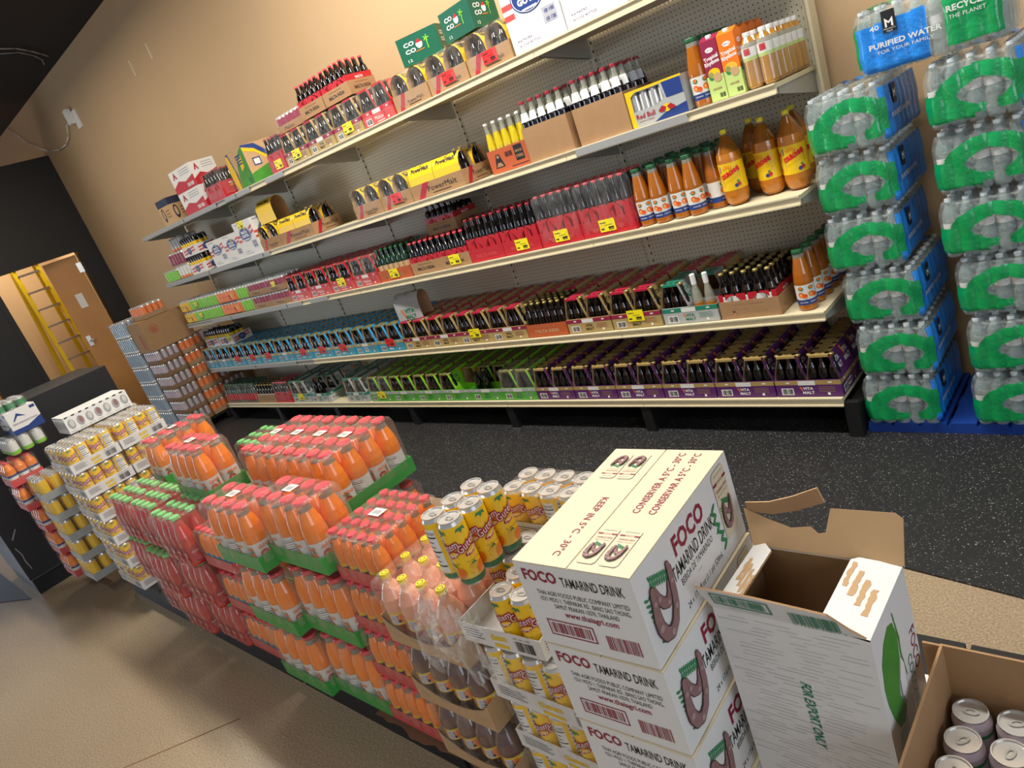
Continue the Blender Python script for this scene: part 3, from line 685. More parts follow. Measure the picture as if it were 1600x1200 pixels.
@kind('coconut')
def k_coco():
    W, D, H = .285, .20, .43; r = root('coconut_carton'); t = .004
    mb = MB()
    for a in ((0, W, 0, t), (0, W, D-t, D), (0, t, t, D-t), (W-t, W, t, D-t)): mb.box(a[0], a[1], a[2], a[3], 0, H, 'white_card')
    mb.box(t, W-t, t, D-t, 0, t, 'kraft_inside')
    for a in ((t, W-t, t, t+.001), (t, W-t, D-t-.001, D-t), (t, t+.001, t, D-t), (W-t-.001, W-t, t, D-t)): mb.box(a[0], a[1], a[2], a[3], t, H-.001, 'kraft_inside')
    F = Flat((0, 0, 0), (1, 0, 0), (0, 0, 1)); R = Flat((W, 0, 0), (0, 1, 0), (0, 0, 1))
    mb.txt(F, 'FOR EXPORT ONLY', .15, .21, .026, 'ink_green', 1, w=.16, rot=-PI/2, slant=.25, bold=.03)
    rnd = random.Random(5)
    for i in range(46):
        z = .02+i*.0088; x = rnd.random()*.08; 
        for q in range(3):
            L = .03+rnd.random()*.06; mb.rect(F, x, z, min(W-.01, x+L), z+.0008+.0012*rnd.random(), 'scuff_grey', 1); x += L+.01+rnd.random()*.05
            if x > W-.05: break
    # coconut
    mb.poly(R, [(.012, .31), (.022, .355), (.045, .382), (.075, .395), (.098, .385), (.108, .35), (.102, .315), (.078, .275), (.070, .245), (.088, .205), (.070, .185), (.042, .195), (.024, .235), (.014, .275)], 'coco_green', 1)
    mb.poly(R, [(.100, .312), (.116, .285), (.112, .225), (.092, .203), (.076, .235), (.078, .272)], 'strip_grey', 1); mb.poly(R, [(.100, .306), (.112, .282), (.108, .23), (.092, .21), (.080, .236), (.082, .272)], 'white', 2); mb.stroke(R, [(.104, .40), (.112, .34), (.108, .31), (.118, .25)], [.0015, .0025, .002, .001], 'coco_green', 2); 
    for i in range(7): mb.poly(R, [(.035+i*.007, .185), (.037+i*.007, .185), (.034+i*.008, .135+.006*(i % 3)), (.033+i*.008, .135)], 'coco_green', 1)
    mb.txt(R, 'COCONUT', .145, .20, .032, 'ink_green', 1, w=.14, rot=-PI/2); mb.txt(R, 'FOCO', .178, .26, .04, 'ink_maroon', 1, w=.09, rot=-PI/2)
    mb.txt(R, '520mL (17.6 fl oz)', .118, .16, .008, 'ink_green', 1, w=.08, rot=-PI/2)
    mb.build('carton', r)
    def flap(P, hinge, tilt, mi, mo, art=None, nm='flap'):
        """P in flap plane: x along hinge, y out from it; hinge = (origin, u, out direction)"""
        o_, u, v = (Vector(q) for q in hinge); f = MB(); v = v.normalized(); n_ = u.cross(v)
        A = Flat(o_, u, v); V = [A(x, y, 0) for x, y in P]; V2 = [p-A.n*.004 for p in V]; n = len(P)
        L = [[Vector((x, y, 0)) for x, y in P]]; T = tessellate_polygon(L); 
        def ori(tt): a, b, c = (L[0][i] for i in tt); return tuple(tt) if (b-a).cross(c-a).z > 0 else tuple(tt)[::-1]
        T = [ori(q) for q in T]
        f.add(V, T, mi); f.add(V2, [q[::-1] for q in T], mo); f.add(V+V2, [(i, n+i, n+(i+1) % n, (i+1) % n) for i in range(n)], 'kraft')
        if art: art(f, A)
        f.build(nm, r)
    # near flap: stands up and outward, outside white with barcodes
    def art1(f, A):
        B = Flat((0, -.0, H), (1, 0, 0), (0, -.34, 1))
        f.bars(B, .02, .026, .10, .022, 'ink_green', 2, box=.003, seed=9); f.bars(B, .160, .006, .085, .036, 'ink_green', 2, seed=11); f.txt(B, '0 16229 90851 4', .205, .003, .006, 'ink_green', 2, w=.09); f.txt(B, '00851613101502', .07, .012, .004, 'ink_green', 2, w=.06)
    flap([(-.006, 0), (-.014, .06), (.10, .064), (.215, .052), (.24, .02), (.262, 0)][::-1], ((0, 0, H), (-1, 0, 0), (0, -.34, 1)), 0, 'kraft', 'white_card') if False else None
    f = MB(); B = Flat((0, 0, H), (1, 0, 0), (0, -.34, 1)); P = [(0, 0), (W-.006, 0), (W-.03, .022), (W-.055, .055), (.10, .064), (-.012, .062)]
    V = [B(x, y, 0) for x, y in P]; V2 = [p-B.n*.004 for p in V]; n = len(P); f.add(V, [tuple(range(n))], 'white_card'); f.add(V2, [tuple(range(n))[::-1]], 'kraft'); f.add(V+V2, [(i, n+i, n+(i+1) % n, (i+1) % n) for i in range(n)], 'kraft'); art1(f, B); f.build('flap', r)
    # side flaps lie in nearly level, torn
    for sx, x0, u in ((1, W, -1), (0, 0, 1)):
        f = MB(); L = .085 if sx else .055
        B = Flat((x0, 0 if u > 0 else D, H), (0, 1 if u > 0 else -1, 0), (u, 0, .18 if sx else .3))
        if u > 0: B = Flat((x0, D, H), (0, -1, 0), (1, 0, .30))
        else: B = Flat((x0, 0, H), (0, 1, 0), (-1, 0, .12))
        P = [(0, 0), (D, 0), (D-.004, L-.012), (D-.015, L), (.03, L), (0, L*.5)]
        V = [B(x, y, 0) for x, y in P]; V2 = [p-B.n*.004 for p in V]; n = len(P)
        f.add(V, [tuple(range(n))], 'white_card'); f.add(V2, [tuple(range(n))[::-1]], 'kraft'); f.add(V+V2, [(i, n+i, n+(i+1) % n, (i+1) % n) for i in range(n)], 'kraft')
        rnd = random.Random(sx+2)
        for i in range(4):
            y = L*.2+i*L*.2; a = .05+.02*i; b_ = a+.07; m_ = 8
            pts = [(a+(b_-a)*k/m_, y+.004*rnd.random()) for k in range(m_+1)]+[(b_-(b_-a)*k/m_, y+.009+.004*rnd.random()) for k in range(m_+1)]
            f.poly(B, pts, 'kraft_light', 1)
        # raise to the outside face
        for q in range(0): pass
        f.build('flap', r)
    # far flap, torn, bends away
    f = MB(); B = Flat((W, D, H), (-1, 0, 0), (0, .5, 1))
    P = [(-.004, 0), (W, 0), (W+.02, .075), (W-.02, .062), (W-.08, .045), (W-.12, .052), (W-.135, .04), (.135, .044), (.125, .092), (.01, .095), (-.004, .085)]
    L = [[Vector((x, y, 0)) for x, y in P]]; T = []
    for t3 in tessellate_polygon(L):
        a, b, c = (L[0][i] for i in t3); T.append(tuple(t3) if (b-a).cross(c-a).z > 0 else tuple(t3)[::-1])
    V = [B(x, y, 0) for x, y in P]; V2 = [p-B.n*.004 for p in V]; n = len(P)
    f.add(V, T, 'white_card'); f.add(V2, [q[::-1] for q in T], 'kraft_light'); f.add(V+V2, [(i, n+i, n+(i+1) % n, (i+1) % n) for i in range(n)], 'kraft')
    f.build('flap', r)
    f = MB(); q = [(.0, .02, .085), (.05, .03, .088), (.10, .045, .102), (.15, .06, .122), (.158, .062, .088), (.10, .05, .066), (.05, .035, .056), (.0, .022, .062)]
    V = [(x-.012, D+.018+y*.5, H+z) for x, y, z in q]; V2 = [(x, y+.004, z) for x, y, z in V]; n = 8
    f.add(V, [(0, 1, 6, 7), (1, 2, 5, 6), (2, 3, 4, 5)], 'kraft'); f.add(V2, [(7, 6, 1, 0), (6, 5, 2, 1), (5, 4, 3, 2)], 'kraft'); f.add(V+V2, [(i, n+i, n+(i+1) % n, (i+1) % n) for i in range(n)], 'kraft_light')
    f.build('torn_strip', r)
    return r
@kind('opencan')
def k_opencan():
    W, D, H = .42, .34, .28; r = root('open_carton'); t = .005
    mb = MB()
    for a in ((0, W, 0, t), (0, W, D-t, D), (0, t, t, D-t), (W-t, W, t, D-t)): mb.box(a[0], a[1], a[2], a[3], 0, H, 'kraft')
    mb.box(t, W-t, t, D-t, 0, t, 'kraft_inside'); mb.box(-.03, 0, D-t, D, H-.10, H-.002, 'kraft'); mb.build('carton', r)
    me = M_('lilac', lambda: lilac_can())
    for j in range(4):
        for i in range(5): obj('can', me, r, (.045+i*.071, D-.045-j*.068, t), .4*i+.9*j)
    return r
def lilac_can():
    mb = MB().lathe([(.027, 0, 'can_silver'), (.032, .006, 'can_lilac'), (.033, .012, 'can_lilac'), (.033, .13, 'leaf_green'), (.033, .138, 'can_lilac'), (.033, .15, 'can_lilac'), (.029, .163, 'can_silver'), (.0295, .168, 'can_silver'), (.027, .168, 'can_silver'), (.026, .164, 'can_silver')], 24)
    for q in (-90, 30, 150): mb.bars(Cyl(.033, q), -.01, .08, .02, .03, 'ink_black', 1)
    tab(mb, 0, 0, .165, .033); return mb.mesh('can')
@kind('sixcan')
def k_six():
    r = root('can_six_pack'); p = .076; H = .203
    for j in range(3):
        for i in range(2): c = obj('can', M_('can0', lambda: m_can(0)) if not (i == 0 and j == 0) else M_('can1', lambda: m_can(1)), r, ((i+.5)*p, (j+.5)*p, 0)); c.scale = (1.04, 1.04, H/.188)
    mb = MB(); superbox(mb, -.002, 2*p+.002, -.002, 3*p+.002, -.0, .05, .02, 'film_clear', (12, 12, 3), None, 'FRBL'); mb.build('shrink_wrap', r)
    return r

# ---- shelf cases of malt six-packs
SCH = {  # tray, band, pack sides, pack top, cap, text ink
 'maroon': ('tan_card', 'maroon', 'tan_card', 'rose', 'cap_gold', 'ink_black', 'VITA MALT'),
 'blue': ('blue_teal', 'tan_card', 'sky', 'olive', 'cap_gold', 'white', 'VITA MALT'),
 'green': ('green', 'silver_card', 'lime', 'olive', 'cap_gold', 'ink_green', 'VITA MALT'),
 'purple': ('purple', 'tan_band', 'purple', 'tan_band', 'cap_gold', 'white', 'VITA MALT'),
 'silver': ('silver_card', 'teal_green', 'silver_card', 'teal_green', 'cap_gold', 'ink_green', 'VITA MALT'),
 'maltex': ('coral', 'red', 'red', 'red', 'cap_red', 'white', 'Maltex')}
def carrier_mesh(sch, w=.1705, d=.119, H=.232):
    tr, band, side, top, cap, ink, word = SCH[sch]; a = .036; t = .0015; mb = MB()
    for s in (0, 1):
        x = w*s; xt = w*s+(a if s == 0 else -a); q = 1 if s == 0 else -1
        mb.add([(x, 0, 0), (x, d, 0), (x, d, .1), (x, 0, .1), (xt, d, H), (xt, 0, H)], [(0, 3, 2, 1), (3, 5, 4, 2)] if s == 0 else [(0, 1, 2, 3), (3, 2, 4, 5)], side)
        mb.add([(x+q*t, 0, 0), (x+q*t, d, 0), (x+q*t, d, .1), (x+q*t, 0, .1), (xt+q*t, d, H-t), (xt+q*t, 0, H-t)], [(0, 1, 2, 3), (3, 2, 4, 5)] if s == 0 else [(0, 3, 2, 1), (3, 5, 4, 2)], 'kraft_light')
    mb.add([(a, 0, H), (w-a, 0, H), (w-a, d, H), (a, d, H), (a, 0, H-.012), (w-a, 0, H-.012)], [(0, 1, 2, 3), (4, 5, 1, 0)], top)
    mb.add([(0, 0, 0), (w, 0, 0), (w, 0, .095), (0, 0, .095)], [(0, 1, 2, 3)], side); mb.add([(0, d, 0), (w, d, 0), (w, d, .095), (0, d, .095)], [(3, 2, 1, 0)], side)
    R = Flat((w, 0, .1), (0, 1, 0), (-a, 0, H-.1)); L = Flat((0, d, .1), (0, -1, 0), (a, 0, H-.1))
    for M in (R, L):
        if sch == 'maltex': mb.txt(M, 'Maltex', d/2, .06, .03, 'white', 1, w=.09, slant=.1)
        else:
            mb.txt(M, 'VITA', d/2, .088, .036, ink, 1, w=.07, bold=.03); mb.txt(M, 'MALT', d/2, .048, .036, ink, 1, w=.08, bold=.03)
            mb.poly(M, [(.012, .125), (.03, .125), (.045, .07), (.035, .07)], 'orange', 2)
    T = Flat((w/2, d/2, H), (1, 0, 0), (0, 1, 0))
    for i in (-1, 1):
        for j in (-1, 1): mb.ell(T, i*.036, j*.03, .013, .013, 'malt_glass', 1, 10)
    return mb.mesh('six_pack_carton')
def six_pack(parent, sch, x, y, z, bottles=True, film=False):
    c = obj('six_pack_carton', M_('car'+sch, lambda: carrier_mesh(sch)), parent, (x, y, z))
    if bottles:
        me = M_('malt', m_malt)
        for i in range(3): obj('bottle', me, c, (.0295+i*.0555, .032, .002))
    return c
def malt_tray(sch, W=.3455, D=.244, h=.095):
    tr, band, side, top, cap, ink, word = SCH[sch]
    def art(mb, F, R):
        for M, w in ((F, W), (R, D)):
            mb.rect(M, 0, h-.026, w, h, band, 1); mb.bars(M, .03, .012, .06, .036, 'white', 1) if False else mb.rect(M, .028, .010, .094, .05, 'white', 1); mb.bars(M, .033, .014, .056, .032, 'ink_black', 2)
            if word == 'Maltex': mb.txt(M, 'Maltex', w*.52, .038, .034, 'white', 2, w=.10, slant=.1); mb.rect(M, w*.42, .010, w*.66, .014, 'white', 2)
            else:
                mb.txt(M, 'VITA', w*.5, .048, .022, ink, 2, w=.055, bold=.03); mb.txt(M, 'MALT', w*.5, .024, .022, ink, 2, w=.062, bold=.03)
                mb.poly(M, [(w*.5-.045, .058), (w*.5-.035, .058), (w*.5-.028, .036), (w*.5-.034, .036)], 'orange', 2)
            for i in range(4): mb.rect(M, w*.66, .028+i*.009, w*.9, .030+i*.009, band, 2)
            mb.rect(M, w*.78, .010, w*.82, .024, 'white', 2); mb.ell(M, w*.2, h-.013, .012, .005, 'label_white', 2); mb.ell(M, w*.84, h-.013, .012, .005, 'label_white', 2)
        mb.rect(F, W*.36, h-.028, W*.62, h-.002, 'label_white', 2)
    return tray_mesh(W, D, h, tr, art)
def price_tag(parent, col, x, z, y=-.002, w=.115, h=.068):
    mb = MB(); M = Flat((x, y, z), (1, 0, 0), (0, 0, 1)); mb.box(x, x+w, y-.002, y, z, z+h, col); M = Flat((x, y-.002, z), (1, 0, 0), (0, 0, 1))
    mb.rect(M, .06, .008, .098, .026, 'ink_black', 1); mb.rect(M, .06, .013, .098, .015, col, 2)
    mb.rect(M, .008, .05, .05, .054, 'ink_black', 1); mb.rect(M, .008, .012, .03, .02, 'ink_black', 1); mb.rect(M, .04, .036, .09, .038, 'ink_black', 1)
    return mb.build('price_tag', parent)
def malt_case(sch, mode='front', tagc=None, filmed=False, traysch=None, tx=.12):
    def f():
        r = root('malt_case')
        obj('tray', M_('mt'+(traysch or sch), lambda: malt_tray(traysch or sch)), r)
        for j in range(2):
            for i in range(2):
                if mode == 'open' and j == 0: continue
                if mode == 'half' and i == 1 and j == 0: continue
                six_pack(r, sch, .002+i*.171, .003+j*.1205, .003, bottles=(j == 0 and mode != 'rear') or mode == 'open')
        if mode == 'open':
            for i in range(2): obj('bottle', M_('malt', m_malt), r, (.05+i*.1, .07, .004))
        if tagc: price_tag(r, tagc, tx, .03 if filmed else .045)
        if filmed: obj('shrink_wrap', M_('mw', lambda: wrap_mesh(.3375, .240, .236, 'film_clear', .025, 3)), r, (.004, .002, 0))
        return r
    return f
for s_ in SCH:
    for mode in ('front', 'rear', 'open', 'half'): KINDS[s_+'_'+mode] = malt_case(s_, mode)
    KINDS[s_+'_film'] = malt_case(s_, 'front', None, True); KINDS[s_+'_filmy'] = malt_case(s_, 'front', 'yellow_tag', True)
    KINDS[s_+'_ytag'] = malt_case(s_, 'front', 'yellow_tag'); KINDS[s_+'_rtag'] = malt_case(s_, 'front', 'red_tag')
# power malt
def pm_pack(w, d, H=.215, col='yellow', words=('PowerMalt',)):
    mb = MB(); n = 10; e = .03
    arc = [(d/2-d/2*math.cos(PI*i/n), .09+(H-.09)*math.sin(PI*i/n)**.7) for i in range(n+1)]
    P = [(0, 0), (0, .09)]+arc[1:-1]+[(d, .09), (d, 0)]
    # bands of yellow card over the bottles, ends open
    V = [(x, y, z) for x in (0, w) for y, z in P]; k = len(P)
    mb.add(V, [(i, k+i, k+i+1, i+1) for i in range(k-1)], col, False)
    V = [(x, d/2+(y-d/2)*.97, z*.985) for x in (0, w) for y, z in P]; mb.add(V, [(i, i+1, k+i+1, k+i) for i in range(k-1)], 'kraft_light', False)
    class Arc:
        step = 99
        def __call__(q, x, v, l):
            a_ = PI*.5*min(1.9, v/.15); o_ = 1+.006*l
            return Vector((w/2+x, d/2-d/2*math.cos(a_)*(1+.012*l), .09+(H-.09)*max(0, math.sin(a_))**.7*(1+.012*l)))
    if len(words) == 1: mb.txt(Arc(), 'PowerMalt', 0, .075, .046, 'ink_black', 2, w=w*.72, bold=.03)
    else:
        for i, t in enumerate(words): mb.txt(Flat((w*.55, -.001, 0), (1, 0, 0), (0, .0, 1)), t, 0, .075-.05*i, .048, 'ink_green', 2, w=w*.42, bold=.03)
        mb.poly(Flat((0, -.001, 0), (1, 0, 0), (0, 0, 1)), [(w*.2, .09), (w*.28, .09), (w*.36, .02), (w*.31, .02)], 'orange', 2)
    mb.ell(Flat((w/2, d*.28, H*.93), (1, 0, 0), (0, 1, .35)), 0, 0, .012, .012, 'tan_band', 10)
    for i in range(3): mb.ell(Flat((w*(.2+.3*i), d*.42, H+.0), (1, 0, 0), (0, 1, .0)), 0, 0, .014, .006, 'ink_black', 6)
    return mb
def pm_tray_art(W, D, big=False):
    def art(mb, F, R):
        for M, w in ((F, W), (R, D)):
            mb.poly(M, [(w*.10, 0), (w*.22, 0), (w*.38, .10), (w*.26, .10)], 'ink_red', 1)
            mb.txt(M, 'PowerMalt', w*.60, .055 if big else .04, .05 if big else .03, 'ink_black', 2, w=w*.55 if big else w*.45); mb.rect(M, w*.4, .018, w*.75, .022, 'ink_black', 2)
    return art
def pm_case(kind_, tagc=None, filmed=True):
    def f():
        r = root('malt_case'); long = kind_ == 'long'; W, D = (.54, .30) if long else (.352, .244)
        obj('tray', tray_mesh(W, D, .10, 'kraft', pm_tray_art(W, D, long)), r)
        if long:
            me = M_('pml', lambda: pm_pack(.262, .125).mesh('six_pack_carton'))
            for j in range(2):
                for i in range(2): c = obj('six_pack_carton', me, r, (.006+i*.266, .006+j*.14, .003))
            for j in range(2): 
                for i in range(2): obj('bottle', M_('malt', m_malt), r, (.5, .04+j*.14+i*.055, .004))
        else:
            me = M_('pms', lambda: pm_pack(.118, .168).mesh('six_pack_carton'))
            for i in range(2):
                for j in range(2):
                    c = obj('six_pack_carton', me, r, (.174+i*.174, .004+j*.12, .003), PI/2)
                    if j == 0:
                        for q in range(2): b = obj('bottle', M_('malt', m_malt), c, (.032, .05+q*.062, .002)); b.scale = (1, 1, .9)
        if tagc: price_tag(r, tagc, .13, .03)
        if filmed: obj('shrink_wrap', M_(('pw', W), lambda: wrap_mesh(W, D, .22, 'film_clear', .03, 2)), r)
        return r
    return f
KINDS['pm'] = pm_case('s'); KINDS['pm_r'] = pm_case('s', 'red_tag'); KINDS['pm_long'] = pm_case('long', None, False); KINDS['pm_open'] = pm_case('s', None, False)
@kind('pm_single')
def k_pms():
    r = root('malt_six_pack'); pm_pack(.29, .15, .2).build('six_pack_carton', r)
    for i in range(3): obj('bottle', M_('malt', m_malt), r, (.03, .03+i*.045, 0)).scale = (1, 1, .8)
    return r
@kind('vm_single')
def k_vms():
    r = root('malt_six_pack'); pm_pack(.27, .14, .21, 'silver_card', ('VITA', 'MALT')).build('six_pack_carton', r)
    for i in range(2): obj('bottle', M_('malt', m_malt), r, (.03, .035+i*.06, 0)).scale = (1, 1, .84)
    return r
# malta india
def m_india(H=.235, cap='cap_pink', band='red'): return m_malt(.029, H, 'malt_glass', cap, band, sh=H*.58)
def india_tray(W, D, h, m, ink):
    def art(mb, F, R):
        for M, w in ((F, W), (R, D)): mb.txt(M, 'MALTA INDIA', w*.5, h*.45, h*.36, ink, 1, w=w*.6, bold=.03); mb.rect(M, w*.25, h*.78, w*.75, h*.8, ink, 1)
    return tray_mesh(W, D, h, m, art)
def india_case(W, m, ink, H=.235, cap='cap_pink', band='red', nx=5, ny=4, bask=True, tagc=None, filmed=False, h=.09, glass='malt_glass'):
    def f():
        r = root('malt_case'); D = .062*ny; obj('tray', india_tray(W, D, h, m, ink), r)
        me = M_(('ind', H, cap, band, glass), lambda: m_malt(.029, H, glass, cap, band, sh=H*.58)); px = (W-.01)/nx
        for j in range(ny):
            for i in range(nx): obj('bottle', me, r, (.005+px*(i+.5), .031+j*.0615, .004))
        if bask:
            for i in range(2):
                mb = MB(); w = (W-.012)/2; x = .005+i*w; t = H*.56
                n = 8; arch = [(x+.012+(w-.024)*k/n, t*.55+(t*.38)*math.sin(PI*k/n)) for k in range(n+1)]
                F = Flat((0, .0035, 0), (1, 0, 0), (0, 0, 1))
                mb.poly(F, [(x, .01), (x+w, .01), (x+w, t), (x, t)], 'red', 0, [arch+[(x+w-.012, h*.9), (x+.012, h*.9)]])
                mb.box(x+w-.002, x+w-.0005, .004, D-.005, .01, t, 'red'); mb.box(x, x+.0015, .004, D-.005, .01, t, 'red')
                mb.txt(Flat((x+w, .0, 0), (0, 1, 0), (0, 0, 1)), 'MALTA', D*.5, t*.8, .022, 'white', 2, w=.07, bold=.03); mb.txt(Flat((x+w, .0, 0), (0, 1, 0), (0, 0, 1)), 'INDIA', D*.5, t*.64, .022, 'yellow', 2, w=.06, bold=.03)
                mb.build('basket', r)
        if tagc: price_tag(r, tagc, W*.35, .02, w=.11, h=.07)
        if filmed: obj('shrink_wrap', M_(('iw', W, H), lambda: wrap_mesh(W, D, H+.004, 'film_clear', .03, nx)), r)
        return r
    return f
KINDS['india_kraft'] = india_case(.325, 'kraft', 'ink_black'); KINDS['india_krafty'] = india_case(.325, 'kraft', 'ink_black', tagc='yellow_tag')
KINDS['india_red'] = india_case(.325, 'red', 'coral', .29, 'cap_red', 'red'); KINDS['india_redy'] = india_case(.325, 'red', 'coral', .29, 'cap_red', 'red', tagc='yellow_tag')
KINDS['india_film'] = india_case(.325, 'red', 'coral', .31, 'cap_pink', 'red', tagc='yellow_tag', filmed=True); KINDS['india_film2'] = india_case(.37, 'red', 'coral', .31, 'cap_pink', 'red', 6, tagc='yellow_tag', filmed=True)
KINDS['india_shortfilm'] = india_case(.32, 'red', 'coral', .23, 'cap_pink', 'red', filmed=True)
KINDS['green_bottles'] = india_case(.40, 'orange_brown', 'kraft', .25, 'cap_dkgreen', 'kraft_light', 6, 4, False, 'yellow_tag', glass='green_glass')
KINDS['dark_bottles'] = india_case(.40, 'film_clear', 'red', .23, 'cap_dkgreen', 'red', 6, 4, False, None, True, .03, 'green_glass')
KINDS['brown_open'] = india_case(.42, 'kraft', 'kraft', .21, 'cap_gold', 'label_white', 6, 4, False, None, False, .1)
KINDS['orange_tray'] = india_case(.35, 'orange_brown', 'kraft_light', .232, 'cap_gold', 'malt_glass', 6, 4, False, None, False, .09)
KINDS['redsoda_box'] = india_case(.33, 'kraft', 'kraft', .25, 'cap_gold', 'label_white', 5, 4, True, None, False, .10)
# can packs
def can_pack(W, D, H, cols, body, wd, nx=4, brand='', ink='white', tray=None, filmed=True, tagc=None, nm='can_pack'):
    def f():
        r = root(nm); px = W/nx; R = min(px*.48, .033); ny = max(2, int(D/(2*R)))
        me = M_(('cp', body, round(R, 4), H), lambda: m_plaincan(R, H-.004, body, cols))
        for i in range(nx):
            for j in range(ny):
                if j in (0, ny-1) or i == nx-1 or True: obj('can', me, r, (px*(i+.5), R+.003+j*(D-2*R-.006)/max(1, ny-1), .002))
        if tray: obj('tray', tray_mesh(W, D, .055, tray, lambda mb, F, Rr: mb.txt(F, brand, W*.45, .026, .036, ink, 1, w=W*.4)), r)
        elif brand:
            mb = MB(); M = Flat((0, -.001, 0), (1, 0, 0), (0, 0, 1)); mb.box(W*.05, W*.95, -.002, 0, .012, H*.8, cols); M = Flat((0, -.002, 0), (1, 0, 0), (0, 0, 1))
            mb.txt(M, brand, W*.5, H*.5, .03, ink, 1, w=W*.5); mb.ell(M, W*.72, H*.35, .03, .028, wd, 1); mb.ell(M, W*.82, H*.45, .02, .03, 'yellow', 2); mb.build('label_sleeve', r)
        if filmed: obj('shrink_wrap', wrap_mesh(W, D, H, 'film_clear', .018, nx), r)
        if tagc: price_tag(r, tagc, W*.4, H*.35, w=.08, h=.05)
        return r
    return f
KINDS['parrot_yellow'] = can_pack(.27, .24, .13, 'yellow', 'yellow', 'red', 4, 'Parrot', 'ink_black')
KINDS['can_green'] = can_pack(.36, .24, .13, 'lime', 'lime', 'lime', 6, '')
KINDS['can_greeny'] = can_pack(.36, .24, .13, 'lime', 'lime', 'lime', 6, '', tagc='yellow_tag')
KINDS['parrot_red'] = can_pack(.46, .24, .13, 'orange', 'orange', 'red_bright', 6, 'Parrot', 'red_bright')
KINDS['maltex_can'] = can_pack(.37, .24, .13, 'maroon', 'maroon', 'maroon', 6, 'Maltex', 'ink_black', 'kraft')
KINDS['maltex_cany'] = can_pack(.37, .24, .13, 'maroon', 'maroon', 'maroon', 6, 'Maltex', 'ink_black', 'kraft', tagc='yellow_tag')
KINDS['gold_can'] = can_pack(.33, .22, .15, 'orange', 'label_white', 'yellow', 4, '')
KINDS['red_can'] = can_pack(.4, .22, .14, 'maroon', 'maroon', 'maroon', 5, '')
KINDS['orange_can'] = can_pack(.42, .28, .165, 'orange', 'orange', 'carrot', 6, '', 'ink_black', 'kraft')
KINDS['grey_can'] = can_pack(.42, .28, .165, 'strip_grey', 'can_lilac', 'coral', 7, '', 'ink_black', 'kraft_dark')
KINDS['silver_case'] = can_pack(.30, .24, .165, 'label_white', 'can_yellow', 'yellow', 4, '', 'ink_black', 'silver_card')
# printed boxes
def carton(W, D, H, m, art, name='carton_box', tagc=None, top=None):
    def f():
        r = root(name); mb = MB().box(0, W, 0, D, 0, H, m); F = Flat((0, 0, 0), (1, 0, 0), (0, 0, 1)); R = Flat((W, 0, 0), (0, 1, 0), (0, 0, 1)); T = Flat((0, 0, H), (1, 0, 0), (0, 1, 0)); L = Flat((0, D, 0), (0, -1, 0), (0, 0, 1))
        art(mb, F, R, T, L, W, D, H); mb.build('carton', r)
        mb = MB().box(.004, W-.004, D*.49, D*.51, H, H+.0012, top or 'kraft_light'); mb.build('top_seam', r)
        if tagc: price_tag(r, tagc, W*.3, H*.8)
        return r
    return f
def goya_art(mb, F, R, T, L, W, D, H):
    for M, w in ((F, W), (R, D)):
        for s in (-1, 1):
            for k in (0, 1): mb.poly(M, [(w*.5+s*w*.5, H*(.66-.13*k+.10*s)), (w*.5+s*w*.5, H*(.73-.13*k+.10*s)), (w*.5+s*w*.30, H*(.70-.13*k+.07*s)), (w*.5+s*w*.30, H*(.63-.13*k+.07*s))][::s], 'coral', 1)
        mb.ell(M, w*.5, H*.62, w*.31, H*.2, 'navy', 2, 28); mb.ell(M, w*.5, H*.62, w*.29, H*.185, 'white', 3, 28); mb.ell(M, w*.5, H*.62, w*.275, H*.175, 'navy', 4, 28)
        mb.txt(M, 'MALTA', w*.5, H*.68, H*.10, 'white', 5, w=w*.34, bold=.05); mb.txt(M, 'GOYA', w*.5, H*.575, H*.11, 'white', 5, w=w*.38, bold=.05); mb.rect(M, w*.36, H*.46, w*.64, H*.485, 'white', 5)
        mb.poly(M, [(w*.52, H*.82), (w*.60, H*.80), (w*.58, H*.72), (w*.54, H*.70)], 'yellow', 6); mb.poly(M, [(w*.50, H*.83), (w*.54, H*.83), (w*.535, H*.74)], 'ink_black', 7)
        mb.txt(M, '4-6 PACKS', w*.25, H*.15, H*.04, 'navy', 1, w=w*.28); mb.txt(M, '24-12 OZ. BOTTLES', w*.32, H*.085, H*.04, 'navy', 1, w=w*.42)
        for k in (0, 1): mb.bars(M, w*.70, H*(.22+.10*k), w*.2, H*.055, 'navy', 1, box=.002)
        mb.txt(M, 'FRAGILE', w*.3, H*.93, H*.05, 'navy', 1, w=w*.36)
KINDS['goya'] = carton(.368, .27, .40, 'white_card', goya_art); KINDS['goya_tall'] = carton(.35, .27, .33, 'white_card', goya_art, tagc='yellow_tag')
KINDS['goya_small'] = carton(.34, .27, .26, 'white_card', goya_art)
def malta_white(tagc=None):
    def f():
        r = root('malt_case')
        def art(mb, F, R):
            for M, w in ((F, .36), (R, .244)):
                for k in (0, 1): mb.poly(M, [(w*.1, .02+k*.03), (w*.1, .036+k*.03), (w*.9, .06+k*.03-.0), (w*.9, .044+k*.03)], 'coral', 1)
                mb.ell(M, w*.5, .05, .045, .035, 'navy', 2, 20); mb.txt(M, 'MALTA', w*.5, .06, .016, 'white', 3, w=.05); mb.txt(M, 'GOYA', w*.5, .042, .018, 'white', 3, w=.05)
        obj('tray', tray_mesh(.36, .244, .10, 'white_card', art), r)
        for i in range(6):
            for j in range(3): obj('bottle', M_('maltY', lambda: m_malt(.028, .19, 'malt_glass', 'ink_black', 'yellow', sh=.15)), r, (.032+i*.059, .034+j*.06, .004))
        if tagc: price_tag(r, tagc, .22, .05)
        return r
    return f
KINDS['goya_tray'] = malta_white(); KINDS['goya_trayy'] = malta_white('yellow_tag')
